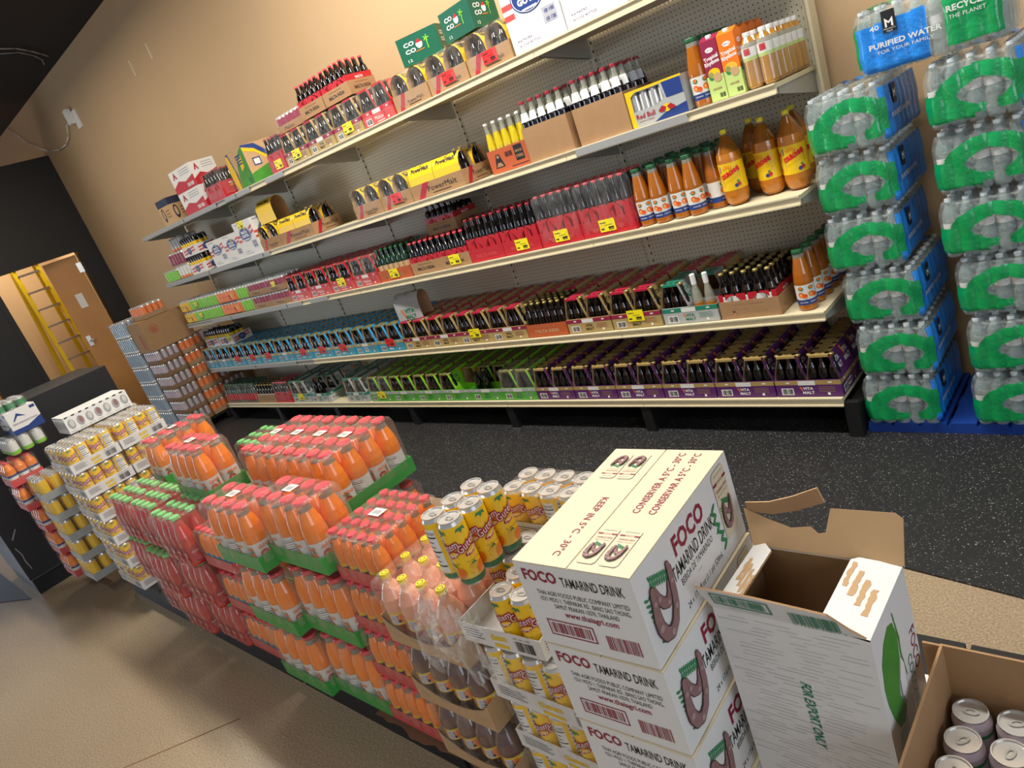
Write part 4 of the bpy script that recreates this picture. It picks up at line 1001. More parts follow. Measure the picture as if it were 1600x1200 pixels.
def art_redwhite(mb, F, R, T, L, W, D, H):
    for M, w in ((F, W), (R, D)):
        mb.poly(M, [(0, H*.28), (w*.3, H*.5), (w*.6, H*.36), (w, H*.52), (w, 0), (0, 0)], 'red', 1); mb.poly(M, [(w*.12, H*.62), (w*.22, H*.94), (w*.32, H*.62), (w*.26, H*.62), (w*.22, H*.76), (w*.18, H*.62)], 'ink_red', 1)
        for i in range(3): mb.rect(M, w*.45, H*(.86-.1*i), w*.9, H*(.89-.1*i), 'strip_grey', 1)
        mb.bars(M, w*.6, H*.1, w*.3, H*.15, 'white', 2)
KINDS['redwhite'] = carton(.50, .26, .215, 'white_card', art_redwhite)
def art_brown(mb, F, R, T, L, W, D, H):
    for M, w in ((F, W), (R, D)):
        mb.rect(M, 0, H*.72, w, H, 'navy_dark', 1); mb.ell(M, w*.3, H*.4, w*.14, H*.28, 'navy_dark', 1); mb.ell(M, w*.3, H*.42, w*.08, H*.18, 'kraft_light', 2); mb.txt(M, 'LARIBEL', w*.5, H*.86, H*.12, 'white', 2, w=w*.5) if False else None
        for i in range(3): mb.rect(M, w*.55, H*(.5-.12*i), w*.9, H*(.54-.12*i), 'kraft_dark', 1)
KINDS['brownbox'] = carton(.28, .2, .26, 'kraft_light', art_brown)
def art_wave(mb, F, R, T, L, W, D, H):
    mb.poly(F, [(W*.30, 0), (W, 0), (W, H*.98), (W*.80, H*.9), (W*.5, H*.6), (W*.36, H*.3)], 'coco_green', 1); mb.poly(F, [(0, H*.5), (W*.1, H*.95), (W*.2, H*.95), (W*.28, H*.5), (W*.26, 0), (W*.18, 0), (W*.06, H*.2)], 'yellow', 1); mb.poly(F, [(W*.1, H), (W*.24, H), (W*.34, H*.4), (W*.28, 0), (W*.26, 0), (W*.29, H*.5), (W*.2, H*.93)], 'navy', 2); mb.poly(F, [(W*.62, H*.42), (W*.8, H*.5), (W*.84, H*.8), (W*.66, H*.72)], 'yellow', 2)
    for i in range(4): mb.rect(F, W*.55, H*(.80-.07*i), W*.8, H*(.835-.07*i), 'navy', 3)
    mb.bars(F, W*.78, H*.06, W*.14, H*.14, 'ink_green', 3)
    for M, w in ((R, D), (L, D)):
        mb.poly(M, [(0, H*.95), (w*.35, H*.85), (w*.7, H*.55), (w, H*.5), (w, H*.62), (w*.75, H*.68), (w*.4, H*.97), (0, H)], 'navy', 1); mb.poly(M, [(0, H*.85), (w*.35, H*.75), (w*.7, H*.45), (w, H*.4), (w, H*.48), (w*.72, H*.55), (w*.35, H*.84), (0, H*.93)], 'yellow', 2)
        mb.poly(M, [(0, 0), (0, H*.25), (w*.6, H*.4), (w, H*.2), (w, 0)], 'coco_green', 1); mb.rect(M, w*.18, H*.42, w*.42, H*.62, 'navy', 3); mb.rect(M, w*.21, H*.45, w*.39, H*.59, 'label_white', 4)
KINDS['wavebox'] = carton(.50, .30, .33, 'kraft_light', art_wave)
def art_coco(mb, F, R, T, L, W, D, H):
    for M, w in ((F, W), (R, D), (L, D)):
        k = w/W; mb.txt(M, 'CO', w*.28, H*.70, H*.2, 'white', 2, w=w*.26, bold=.03); mb.txt(M, 'CO', w*.28, H*.46, H*.2, 'white', 2, w=w*.26, bold=.03)
        mb.ell(M, w*.52, H*.58, w*.08, H*.14, 'white', 2); mb.poly(M, [(w*.44, H*.64), (w*.60, H*.64), (w*.52, H*.78)], 'red', 3); mb.txt(M, '12', w*.2, H*.15, H*.14, 'white', 2, w=w*.1)
        mb.rect(M, w*.70, H*.32, w*.72, H*.66, 'lime', 2)
        for i in range(5): mb.ell(M, w*(.71+.04*math.cos(i*1.25)), H*(.68+.06*math.sin(i*1.25)), w*.04, H*.02, 'lime', 2, 8, rot=i*1.25)
        mb.rect(M, w*.4, H*.36, w*.62, H*.385, 'orange', 2)
KINDS['coco'] = carton(.29, .20, .165, 'dk_green_card', art_coco, top='dk_green_card')
def art_perf(mb, F, R, T, L, W, D, H):
    for M, w in ((F, W), (R, D)):
        mb.poly(M, [(w*.15, H*.55), (w*.35, H*.85), (w*.6, H*.62), (w*.5, H*.66), (w*.35, H*.72), (w*.2, H*.55)], 'navy', 1); mb.txt(M, 'PERFORMANCE SHAKE', w*.5, H*.42, H*.12, 'ink_black', 1, w=w*.8)
        mb.poly(M, [(0, 0), (w, 0), (w, H*.42), (w*.5, H*.2), (0, H*.2)], 'navy', 1); mb.rect(M, w*.8, H*.82, w*.97, H*.94, 'navy', 1)
KINDS['perf'] = carton(.32, .20, .165, 'white_card', art_perf)
def art_band(mb, F, R, T, L, W, D, H):
    for M, w in ((F, W), (R, D)):
        for i in range(7): mb.ell(M, w*(.08+i*.14), H*.5, w*.055, H*.3, 'strip_grey', 1); mb.ell(M, w*(.09+i*.14), H*.55, w*.03, H*.2, ('scuff_grey', 'ink_brown')[i % 2], 2); mb.rect(M, w*(.02+i*.14), H*.08, w*(.12+i*.14), H*.14, 'scuff_grey', 2)
        for i in range(9): mb.rect(M, w*(.02+i*.11), H*.93, w*(.07+i*.11), H, 'ink_black', 2)
KINDS['whitebox'] = carton(.28, .42, .115, 'white_card', art_band, top='white_card')
def art_hex(mb, F, R, T, L, W, D, H):
    M = R; w = D; mb.ell(M, w*.25, H*.66, .05, .05, 'ink_red', 1, 20); mb.ell(M, w*.25, H*.66, .044, .044, 'kraft', 2, 20)
    for i in range(3): mb.poly(M, [(w*.25-.03, H*.66+.014-i*.018), (w*.25+.03, H*.66+.022-i*.018), (w*.25+.03, H*.66+.014-i*.018), (w*.25-.03, H*.66+.006-i*.018)][::-1], 'ink_red', 3)
    mb.rect(F, W*.55, H*.1, W*.62, H*.6, 'ink_red', 1); mb.rect(F, W*.7, H*.1, W*.74, H*.6, 'ink_red', 1)
KINDS['hexbox'] = carton(.40, .56, .375, 'kraft', art_hex)
def art_none(*a): pass
KINDS['plainbox'] = carton(.40, .40, .19, 'white_card', art_none)
# red bull style tray
@kind('energy')
def k_energy():
    r = root('energy_drink_case'); W, D, H = .325, .24, .18
    mb = MB(); F = Flat((0, 0, 0), (1, 0, 0), (0, 0, 1)); hole = [(.03, .075), (.03, .15), (.06, .165), (.20, .165), (.215, .10), (.17, .078)]
    mb.poly(F, [(0, 0), (W, 0), (W, H), (0, H)], 'silver_card', 0, [hole]); mb.poly(F, [(0, 0), (.03, 0), (.025, .07), (.03, .15), (.06, .168), (W, .168), (W, H), (0, H)], 'yellow', 1)
    mb.poly(F, [(.215, .17), (W-.005, .17), (W-.005, .095), (.225, .095)], 'navy', 2); mb.poly(F, [(.13, .0), (W, .0), (W, .05), (.2, .03)], 'navy', 1)
    mb.txt(F, 'Red Bull', .09, .048, .034, 'ink_red', 2, w=.11, bold=.02); mb.txt(F, 'ENERGY DRINK', .09, .022, .010, 'ink_red', 2, w=.09)
    mb.ell(F, .215, .05, .02, .02, 'yellow', 3); mb.poly(F, [(.165, .045), (.19, .065), (.212, .055), (.205, .04), (.18, .035)], 'ink_red', 4); mb.poly(F, [(.265, .045), (.24, .065), (.218, .055), (.225, .04), (.25, .035)], 'ink_red', 4)
    mb.box(W-.002, W, 0, D, 0, H, 'silver_card'); mb.box(0, .002, 0, D, 0, H, 'yellow'); mb.box(0, W, D-.002, D, 0, H, 'silver_card'); mb.box(0, W, 0, D, H-.002, H, 'navy'); mb.box(.002, W, 0.002, D, 0, .002, 'silver_card'); mb.build('carton', r)
    for i in range(5): obj('can', M_('rb', lambda: m_plaincan(.0265, .165, 'can_silver', 'navy')), r, (.035+i*.056, .032, .003))
    return r
# bottles on the shelf
def single(name, f, cap, ch):
    def g_():
        r = root(name); bottle_at(r, f(), cap() if cap else None, ch, 0, 0); return r
    return g_
def m_glassjuice(H=.31, R=.047):
    j = 'juice_deep'
    mb = MB().lathe([(R*.9, 0, j), (R, .012, j), (R, .03, 'navy'), (R, .058, 'label_white'), (R, .135, j), (R, .15, j), (R*.9, .19, j), (R*.7, .24, j), (R*.58, .27, 'neck_glass'), (R*.56, H-.02, 'neck_glass')], 18)
    for q in (-90, -30, 90):
        M = Cyl(R, q); mb.ell(M, -.006, .085, .015, .014, 'orange', 2); mb.ell(M, .012, .078, .012, .011, 'carrot', 3); mb.ell(M, -.004, .118, .013, .010, 'leaf_green', 2); mb.ell(M, -.004, .12, .009, .007, 'orange', 3); mb.txt(M, 'ORANGE', 0, .045, .010, 'white', 3, w=.04)
    return mb.mesh('bottle')
KINDS['glassjuice'] = single('juice_bottle', m_glassjuice, lambda: m_cap(.029, .02, 'cap_dkgreen'), .291)
def m_champ(H=.37, R=.062):
    j = 'amber_light'
    mb = MB().lathe([(R*.6, 0, j), (R*.9, .02, j), (R, .05, j), (R, .08, 'yellow'), (R, .215, j), (R*.99, .235, j), (R*.93, .26, 'pet_brown'), (R*.6, .31, 'pet_brown'), (R*.27, .345, 'neck_glass'), (R*.25, H-.02, 'neck_glass')], 22)
    for q in (-75, 60, 180):
        M = Cyl(R, q); c = .35
        mb.poly(M, [(-.05, .205), (-.05, .17), (-.02, .205)], 'navy', 1); mb.txt(M, 'COURONNE', -.002, .165, .028, 'red_bright', 2, w=.105, rot=c, bold=.08)
        mb.poly(M, [(-.045, .115), (-.045, .135), (.045, .168), (.045, .148)], 'navy', 1); mb.txt(M, 'fruit champagne', 0, .1415, .017, 'yellow', 2, w=.082, rot=c, bold=.02)
        mb.poly(M, [(-.045, .10), (-.045, .112), (.045, .145), (.045, .133)], 'red', 1)
        for k in range(5): mb.ell(M, -.028+k*.009, .190+.004*(2-abs(2-k)), .0025, .010, 'orange', 2, 8, rot=(2-k)*.25)
        mb.ell(M, .02, .100, .010, .009, 'navy', 2); mb.ell(M, .034, .104, .009, .009, 'red', 3); mb.ell(M, .03, .118, .006, .006, 'leaf_green', 3)
    return mb.mesh('bottle')
KINDS['champ'] = single('soda_bottle', m_champ, lambda: m_cap(.0165, .02, 'cap_yellow'), .351)
@kind('champ_set')
def _c(): return KINDS['champ']()
def m_colab(H=.335, R=.0325):
    mb = MB().lathe([(R*.85, 0, 'cola'), (R, .02, 'cola'), (R*.93, .07, 'cola'), (R, .12, 'cola'), (R*1.0, .215, 'cola'), (R*.8, .245, 'neck_glass'), (R*.42, .285, 'neck_glass'), (R*.40, H-.015, 'cap_red'), (R*.5, H-.015, 'cap_red'), (R*.5, H-.003, 'cap_red'), (R*.42, H, 'cap_red')], 14)
    M = Cyl(R*1.0, -80, r2=R*.72, h=.05)
    class Tag:
        step = .006
        def __call__(s, x, y, l):
            t = math.radians(-80)+x/(R*.9); rr = R*1.0-(y/.06)*R*.42+.0007*l; return Vector((rr*math.cos(t), rr*math.sin(t), .222+y))
    T = Tag(); mb.rect(T, -.026, 0, .026, .048, 'white', 3)
    for i in range(6): mb.rect(T, -.02, .006+i*.0065, .018, .007+i*.0065, 'strip_grey', 4)
    mb.txt(Cyl(R, -90), 'Cola', 0, .10, .024, 'white', 3, w=.045, slant=.3)
    return mb.mesh('bottle')
def box_of(name, W, D, h, m, body, cap, ch, nx, ny, art=None, ragged=False):
    def f():
        r = root(name); obj('tray', tray_mesh(W, D, h, m, art), r); rnd = random.Random(int(W*1000))
        for i in range(nx):
            for j in range(ny): bottle_at(r, body(), cap() if cap else None, ch, W*(i+.5)/nx+rnd.uniform(-.003, .003), .036+j*(D-.07)/max(1, ny-1), .004, rz=rnd.uniform(-.5, .5))
        return r
    return f
KINDS['cola_box'] = box_of('cola_case', .335, .30, .195, 'kraft', lambda: M_('colab', m_colab), None, 0, 5, 4)
def m_lemon(H=.30, R=.028):
    return MB().lathe([(R*.9, 0, 'lemon_drink'), (R, .01, 'lemon_drink'), (R, .15, 'lemon_drink'), (R*.75, .20, 'lemon_drink'), (R*.5, .235, 'neck_glass'), (R*.42, H-.015, 'label_white'), (R*.5, H-.014, 'label_white'), (R*.46, H, 'label_white')], 14).mesh('bottle')
def art_lemon(mb, F, R):
    mb.poly(F, [(.04, .03), (.12, .03), (.095, .11), (.065, .11)], 'ink_black', 1); mb.poly(F, [(.05, .037), (.11, .037), (.092, .06), (.068, .06)], 'kraft', 2); mb.ell(F, .08, .095, .010, .010, 'kraft', 2)
    mb.bars(F, .14, .08, .06, .03, 'ink_black', 1); mb.rect(F, .22, .04, .29, .13, 'ink_black', 1); mb.txt(F, 'SINCE', .255, .095, .02, 'kraft', 2, w=.055, bold=.03); mb.txt(F, '1950', .255, .065, .024, 'kraft', 2, w=.055, bold=.03)
    mb.rect(F, .17, .015, .31, .02, 'ink_black', 1)
KINDS['lemon_box'] = box_of('lemonade_case', .335, .26, .14, 'orange_brown', lambda: M_('lem', m_lemon), None, 0, 5, 4, art_lemon)
KINDS['lemon_box']
def tetra(top, txtcol, fruit):
    def f():
        r = root('juice_carton'); W, H = .082, .27
        mb = MB().box(0, W, 0, W, 0, H*.42, 'lime' if False else 'label_tetra').box(0, W, 0, W, H*.42, H, top)
        mb.add([(0, 0, H), (W, 0, H), (W, W, H), (0, W, H), (0, W/2, H+.02), (W, W/2, H+.02)], [(0, 1, 5, 4), (2, 3, 4, 5), (1, 2, 5), (3, 0, 4)], top)
        for M in (Flat((0, 0, 0), (1, 0, 0), (0, 0, 1)), Flat((W, 0, 0), (0, 1, 0), (0, 0, 1))):
            mb.ell(M, W/2, H*.84, .02, .011, 'white', 1); mb.txt(M, 'GRACE', W/2, H*.84, .010, 'ink_red', 2, w=.03); mb.txt(M, 'Tropical', W/2, H*.72, .024, 'white', 1, w=.072, rot=.15, bold=.03); mb.txt(M, 'Rhythms', W/2, H*.64, .024, 'white', 1, w=.074, rot=.15, bold=.03)
            mb.ell(M, W*.5, H*.46, .03, .022, fruit, 1); mb.ell(M, W*.65, H*.38, .02, .02, 'kraft_light', 2); mb.ell(M, W*.3, H*.42, .014, .02, 'leaf_green', 1); mb.txt(M, 'GINGER', W*.5, H*.2, .014, 'ink_maroon', 1, w=.045)
            mb.bars(M, W*.55, .012, .028, .02, 'ink_black', 1)
        mb.build('carton', r); m = m_cap(.014, .016, 'cap_white'); obj('cap', m, r, (W*.5, W*.3, H+.006)); return r
    return f
mat('label_tetra', '#b9cf7a', .45)
KINDS['tetra_red'] = tetra('maroon', 'white', 'yellow'); KINDS['tetra_orange'] = tetra('orange', 'white', 'mango')
def m_iced(H=.235, R=.036):
    mb = MB().lathe([(R*.85, 0, 'juice_tea'), (R, .015, 'juice_tea'), (R*.97, .12, 'label_tetra'), (R, .135, 'label_white'), (R, .175, 'neck_glass'), (R*.85, .195, 'juice_tea'), (R*.45, .22, 'juice_tea')], 14)
    M = Cyl(R, -90); mb.rect(M, -.014, .165-.02, .014, .172, 'red', 1); return mb.mesh('bottle')
mat('juice_tea', '#a9782a', .14, coat=.8)
KINDS['foil'] = single('glass_bottle', lambda: MB().lathe([(.026, 0, 'lemon_drink'), (.03, .01, 'amber_light'), (.03, .10, 'neck_glass'), (.024, .15, 'neck_glass'), (.013, .2, 'white'), (.015, .205, 'white'), (.015, .26, 'white'), (.012, .263, 'white')], 14).mesh('bottle'), None, 0)
@kind('tea_pack')
def k_tea():
    r = root('iced_tea_pack')
    for i in range(2):
        for j in range(6): bottle_at(r, M_('tea', m_iced), M_('capW', lambda: m_cap(.017, .02, 'cap_white')), .22, .037+i*.0735, .037+j*.0735, .002)
    obj('shrink_wrap', wrap_mesh(.148, .44, .2, 'film_clear', .03, 2), r); return r
@kind('tamarind_tall')
def _t(): return KINDS['foco']()

# ---- water packs
def lens(x, y):   # hand-hole shape, pack face coordinates 0..1
    return abs((x-.62)/.27)**1.6+abs((y-.43)/.19)**1.6 < 1
def green_c(x, y):
    if y > .84 or lens(x, y): return False
    if abs(x-.68) < .05+.28*max(0, .22-y) and y < .30: return False
    ring = ((x-.62)/.50)**2+((y-.43)/.40)**2 < 1 and (y > .12 or x < .5)
    left = x < .42 and y < .50 and y > .06+.42*max(0, x-.2)
    return ring or left
def m_water_bottle():
    R = .031; c = 'clear_pet'
    return MB().lathe([(R*.85, 0, c), (R, .01, c), (R*.96, .05, c), (R, .09, c), (R*.97, .12, 'label_white'), (R*.97, .15, c), (R, .17, c), (R*.8, .2, c), (R*.42, .228, c), (R*.4, .238, 'water_cap'), (R*.44, .24, 'water_cap'), (R*.44, .252, 'water_cap')], 12).mesh('bottle')
def water_pack(rotated=False):
    def f():
        r = root('water_bottle_pack'); nx, ny = (8, 5) if rotated else (5, 8); p = .064; W, D, H = nx*p, ny*p, .262
        wb = M_('wb', m_water_bottle)
        for i in range(nx):
            for j in range(ny):
                if j in (0, 1) or i in (0, nx-1) or j == ny-1: obj('bottle', wb, r, ((i+.5)*p, (j+.5)*p, .003))
        rnd = random.Random(3)
        def disp(q, d):
            s = q.copy(); t = abs(math.sin(PI*q.x/p)); u = abs(math.sin(PI*q.y/p)); up = max(0, (q.z-.17)/.09)
            if d.y < -D/2+.03: s.y += .010*(1-t)-.004+.02*up*up
            if d.x > W/2-.03: s.x -= .010*(1-u)-.004+.02*up*up
            if d.x < -W/2+.03: s.x += .010*(1-u)-.004+.02*up*up
            if d.z > H/2-.02: s.z -= .016*(1-t*u)
            s += Vector((math.sin(q.z*60+q.x*37), math.sin(q.x*53+q.z*41), math.sin(q.x*47+q.y*31)))*.0015
            return s
        def mf(k, s, t):
            if rotated:
                if k == 'F': return 'film_blue' if (s < .52 and t < .72+.1*s) else ('film_green' if (s > .62 and .1 < t < .9) else 'film_water')
                if k == 'L': return 'film_green' if green_c(s, t) else 'film_water'
                if k == 'T': return 'film_green' if (s < .25 and .3 < t < .8) or s > .75 else 'film_water'
                return 'film_water'
            if k == 'F': return 'film_green' if green_c(s, t) else 'film_water'
            if k == 'R': return 'film_green' if s < .05 and .2 < t < .7 else 'film_blue' if t < .88 else 'film_water'
            if k == 'T': return 'film_blue' if t > .8 and s < .8 else 'film_water'
            if k == 'L': return 'film_green' if s > .9 and t < .5 else 'film_water'
            return 'film_water'
        mb = MB(); superbox(mb, -.006, W+.006, -.006, D+.006, .002, H, .035, 'film_water', (72, 36, 48) if not rotated else (64, 30, 40), disp, 'TFRL', mf)
        if rotated:
            F = Flat((0, -.0165, 0), (1, 0, 0), (0, 0, 1)); mb.rect(F, .115, .15, .165, .232, 'ink_black', 1); mb.poly(F, [(.125, .17), (.125, .205), (.14, .19), (.155, .205), (.155, .17), (.148, .17), (.148, .19), (.14, .182), (.132, .19), (.132, .17)], 'white', 2)
            mb.txt(F, "Member's", .14, .164, .008, 'white', 2, w=.042); mb.txt(F, 'Mark', .14, .155, .008, 'white', 2, w=.022)
            mb.txt(F, 'PURIFIED WATER', .185, .112, .028, 'label_white', 1, w=.26, bold=.03); mb.txt(F, 'FOR YOUR FAMILY', .185, .085, .018, 'label_white', 1, w=.20); mb.txt(F, '40', .085, .18, .026, 'label_white', 1, w=.035, bold=.02)
            mb.txt(F, 'RECYCLE', .40, .16, .03, 'label_white', 1, w=.13, bold=.03); mb.txt(F, 'THE PLANET', .40, .13, .02, 'label_white', 1, w=.12)
        else:
            R = Flat((W+.0115, 0, 0), (0, 1, 0), (0, 0, 1)); mb.rect(R, .115, .14, .165, .225, 'ink_black', 1); mb.poly(R, [(.125, .165), (.125, .20), (.14, .185), (.155, .20), (.155, .165), (.148, .165), (.148, .185), (.14, .177), (.132, .185), (.132, .165)], 'white', 2)
            mb.txt(R, 'PURIFIED WATER', .20, .10, .028, 'label_white', 1, w=.26, bold=.02)
        mb.build('shrink_wrap', r); return r
    return f
KINDS['water'] = water_pack(); KINDS['water_side'] = water_pack(True)
def pallet(W, D, m, H=.14):
    def f():
        r = root('pallet'); mb = MB(); n = 7
        for i in range(n): mb.box(i*W/n+.004, (i+1)*W/n-.012, 0, D, H-.02, H, m)
        mb.build('deck', r)
        for y in (0, D/2-.045, D-.09): MB().box(0, W, y, y+.09, .02, H-.02, m).build('stringer', r)
        for y in (0, D-.09): MB().box(0, W, y, y+.09, 0, .02, m).build('bottom_board', r)
        return r
    return f
KINDS['pallet_black'] = pallet(1.16, 1.02, 'pallet_black', .155); KINDS['pallet_blue'] = pallet(.86, .55, 'pallet_blue', .055)
KINDS['pallet_left'] = pallet(1.0, 1.0, 'pallet_black', .11)

# ------------------------------------------------------------------ the pallet row in front
YF = -2.47
LEV = ['bottom', 'second-lowest', 'middle', 'second-highest', 'top']
def lev(i, n): return 'on the bottom' if i == 0 else ('topmost' if i == n-1 else ORD[i]+' from bottom')
def where(i, n): return 'lowest' if i == 0 else ('topmost' if i == n-1 else ORD[i]+' from bottom')
for k, x in enumerate((-.55, -1.74, -2.93, -4.12)):
    place('pallet_black', (x, YF+.03, .0), 'black pallet under ' + ('the white tamarind drink cartons', 'the orange nectar cases', 'the red guava packs', 'the yellow can trays')[k], 'pallet', 'pallets on the floor under the drinks')
PT = .16
mb = MB(); rnd = random.Random(4)
edge = [(-1.0+i*.04, -2.478-.028*rnd.random()) for i in range(20)]
prism(mb, edge+[(-.24, -2.43), (-1.0, -2.43)], PT-.004, PT-.0005, 'wood_raw')
tag(mb.build('torn_cardboard'), 'torn brown cardboard sheet edge sticking out over the black pallet', 'cardboard')
# white tamarind drink cartons
for i in range(5):
    place('foco', (.352+(0, .012, .004, 0, -.004)[i], -2.60, PT+.028+i*.209), 'white tamarind drink carton with red lettering, ' + where(i, 5), 'carton', rz=(0, 1.5, 2, 2.5, 3)[i])
MB().box(0, .62, 0, .6, 0, .02, 'kraft_dark')
for i in range(3):
    place('gut', (-.135+(0, .01, -.005)[i], -2.462, PT+.022+i*.188), 'shrink-wrapped tray of yellow mango cans beside the tamarind cartons, ' + lev(i, 4), 'can case')
place('gutopen', (-.185, -2.455, PT+.022+3*.188), 'opened tray of yellow mango cans with torn plastic, under the loose six-pack', 'can case', rz=3)
# the can six pack standing on the opened tray
place('sixcan', (-.232, -2.425, PT+.022+3*.188+.1815), 'six-pack of tall yellow mango juice cans standing on the opened can tray', 'can pack', rz=-4)
for i in range(5): place('gutrear', (-.20, -2.145, PT+i*.178), 'tray of silver-lidded cans behind the mango six-pack, ' + where(i, 5), 'can case')
# torn film over the opened tray
mb = MB(); n, m_ = 26, 10; V = []
rnd = random.Random(8)
for j in range(m_+1):
    for i in range(n+1):
        x = -.30+.34*i/n; t = j/m_; y = -2.512-.03*math.sin(PI*t)*(1+.6*math.sin(i*.9)); z = .90-.20*t*(1+.25*math.sin(i*.5+1))+.02*math.sin(i*2.3+j)
        if t < .3: y += .02*(.3-t)/.3
        V.append((x+.01*rnd.random(), y+.012*rnd.random(), z-.02*rnd.random()))
F = [(j*(n+1)+i, (j+1)*(n+1)+i, (j+1)*(n+1)+i+1, j*(n+1)+i+1) for j in range(m_) for i in range(n) if not (i > 20 and j < 3)]
mb.add(V, F, 'film_torn', True); tag(mb.build('torn_film'), 'crumpled clear plastic film hanging over the opened tray of mango cans', 'plastic film')
# amber / plum bottle trays
for i in range(3):
    place('petd' if i < 2 else 'pet', (-.568+(.004, .002, 0)[i], -2.478, PT+.001+i*.245), ('wrapped brown tray of dark bottles with yellow labels, ' if i < 2 else 'open-fronted brown tray of amber bottles with yellow caps, ') + where(i, 3), 'bottle case')
# small bottle column
for i in range(4):
    place('small' if i == 3 else 'smalls', (-.877+.002*i, YF+.020*i, PT+.02+i*.201), 'red tray of small orange juice bottles beside the brown trays, ' + where(i, 4), 'bottle case')
# nectar columns
for i in range(3): place('nectar42' if i == 2 else 'nectar42s', (-1.262, YF+.012*i, PT+.02+i*.32), 'green tray of orange nectar bottles behind the small bottle column, ' + where(i, 3), 'bottle case')
for i in range(3): place('nectar42' if i == 2 else 'nectar42s', (-1.655, YF-.035, PT+.005+i*.315), 'green tray of orange nectar bottles beside the teal-labelled juice, ' + where(i, 3), 'bottle case')
# second depth
def fill(n, x, y, hgt, label): # hidden lower cases of the same columns
    for i in range(n): place('nectar24s', (x, y, PT+.02+i*hgt), label + ', ' + where(i, n+1), 'bottle case')
for k in range(4):
    x = -1.345-k*.2015; y = -2.155
    nm = ('first', 'second', 'third', 'fourth')[k] + ' from the carrot labels'
    fill(2, x, y, .32, 'narrow nectar case in the back row, ' + nm) if k == 0 else None
    place('nectar24', (x, y, PT+.02+.64+(.03 if k == 0 else 0)) if k else (x, y, PT+.02+.64), 'narrow green nectar case on top of the back row, ' + nm, 'bottle case')
for i in range(3): place('guava' if i == 2 else 'guavas', (-2.71, -1.87, PT+i*.262), 'green-capped red juice pack at the back of the pallets, ' + where(i, 3), 'bottle case')
# teal juice column with a tall nectar case on top
for i in range(3): place('teal' if i == 2 else 'teals', (-2.03+.0*i, YF, PT+.02+i*.245), 'red tray of small orange bottles with teal labels, ' + where(i, 3), 'bottle case')
place('nectar42', (-2.36, -2.33, PT+.02+3*.245+.0), 'orange nectar case perched on the teal-labelled juice and guava packs', 'bottle case')
# guava packs
for c, x in enumerate((-2.38, -2.74, -3.10)):
    who = ('nearest the teal juice', 'in the middle of three columns', 'nearest the yellow can trays')[c]
    for i in range(2): place('guavas', (x-.0, YF-.03*(i == 1)-(.05 if c == 1 else .02), PT+i*.262), 'red guava pack ' + who + ', ' + where(i, 3), 'bottle case')
place('guava', (-2.352, -2.53, PT+2*.262), 'green-capped red guava pack jutting out beside the teal-labelled juice, topmost', 'bottle case')
for c, x in enumerate((-2.73, -3.09)):
    place('guava', (x, -2.50, PT+2*.262), 'green-capped red guava pack on top, ' + ('nearer the jutting pack' if c == 0 else 'nearer the yellow can trays'), 'bottle case')
for c, x in enumerate((-2.95, -3.27)):
    for i in range(2): place('guavas', (x, -2.235, PT+i*.262), 'red guava pack in the back row, ' + ('nearer' if c == 0 else 'farther') + ' column, ' + where(i, 3), 'bottle case')
place('gut2s', (-3.33, -2.20, PT+2*.262+.003), 'tray of yellow cans hidden under the narrow nectar case by the can stack', 'can case')
place('nectar24', (-3.07, -2.225, PT+2*.262+.175), 'narrow nectar case standing high between guava packs and yellow can trays', 'bottle case')
# yellow can trays
for c, y in enumerate((-2.47, -2.16)):
    for i in range(6): place('gut2' if i == 5 else 'gut2s', (-4.06, y, PT+i*.1745), 'tray of yellow cans, ' + ('front' if c == 0 else 'back') + ' column of the tall can stack, ' + where(i, 6), 'can case')
place('whitebox', (-4.28, -2.30, 1.212), 'white printed box with dark edge marks lying on top of the yellow can trays', 'carton')
for i in range(6): place('gut2s', (-4.53, -2.12, PT+i*.1745), 'tray of cans behind the leaning stack beside the black cabinet, ' + where(i, 6), 'can case')
# far end columns
for i in range(5):
    place('silver_case', (-4.62, -2.575, PT+.0+i*.167), 'silver tray of yellow cans by the black cabinet, ' + where(i, 5), 'can case')
def far_pack():
    r = root('juice_pack'); j = M_('fj', lambda: m_small_big())
    for i in range(4):
        for q in range(3): bottle_at(r, j, M_('capF', lambda: m_cap(.02, .014, 'cap_pink')), .166, .035+i*.07, .035+q*.07, .002)
    obj('tray', tray_mesh(.282, .212, .05, 'coral'), r); obj('shrink_wrap', wrap_mesh(.28, .21, .182, 'film_clear', .025, 4), r); return r
def m_small_big():
    R = .034; j = 'juice_orange'
    return MB().lathe([(R*.9, 0, j), (R, .01, j), (R, .05, 'label_white'), (R, .07, 'navy'), (R, .085, j), (R, .12, j), (R*.7, .15, j), (R*.55, .166, j)], 12).mesh('bottle')
KINDS['farpack'] = far_pack
for i in range(5): place('farpack', (-4.93+(.0, .0, .0, .01, .02)[i], -2.62-(.03 if i > 2 else 0), PT+i*.2), 'red-trayed pack of orange juice at the cabinet end of the row, ' + where(i, 5), 'bottle case')
place('perf', (-4.92, -2.46-.02, PT+1.0+.125), 'white and blue protein shake box on top of the juice packs', 'carton', rz=0)
KINDS['lowgreen'] = can_pack(.36, .24, .12, 'lime', 'label_white', 'lime', 5, '')
place('lowgreen', (-4.96, -2.56, PT+1.0), 'low pack of pale cans with green pictures under the protein shake box', 'can pack')
KINDS['greentop'] = can_pack(.3, .2, .07, 'leaf_green', 'leaf_green', 'lime', 5, '')
place('greentop', (-4.96, -2.50, PT+1.0+.125+.166), 'small green-topped wrapped pack on the protein shake box', 'can pack')
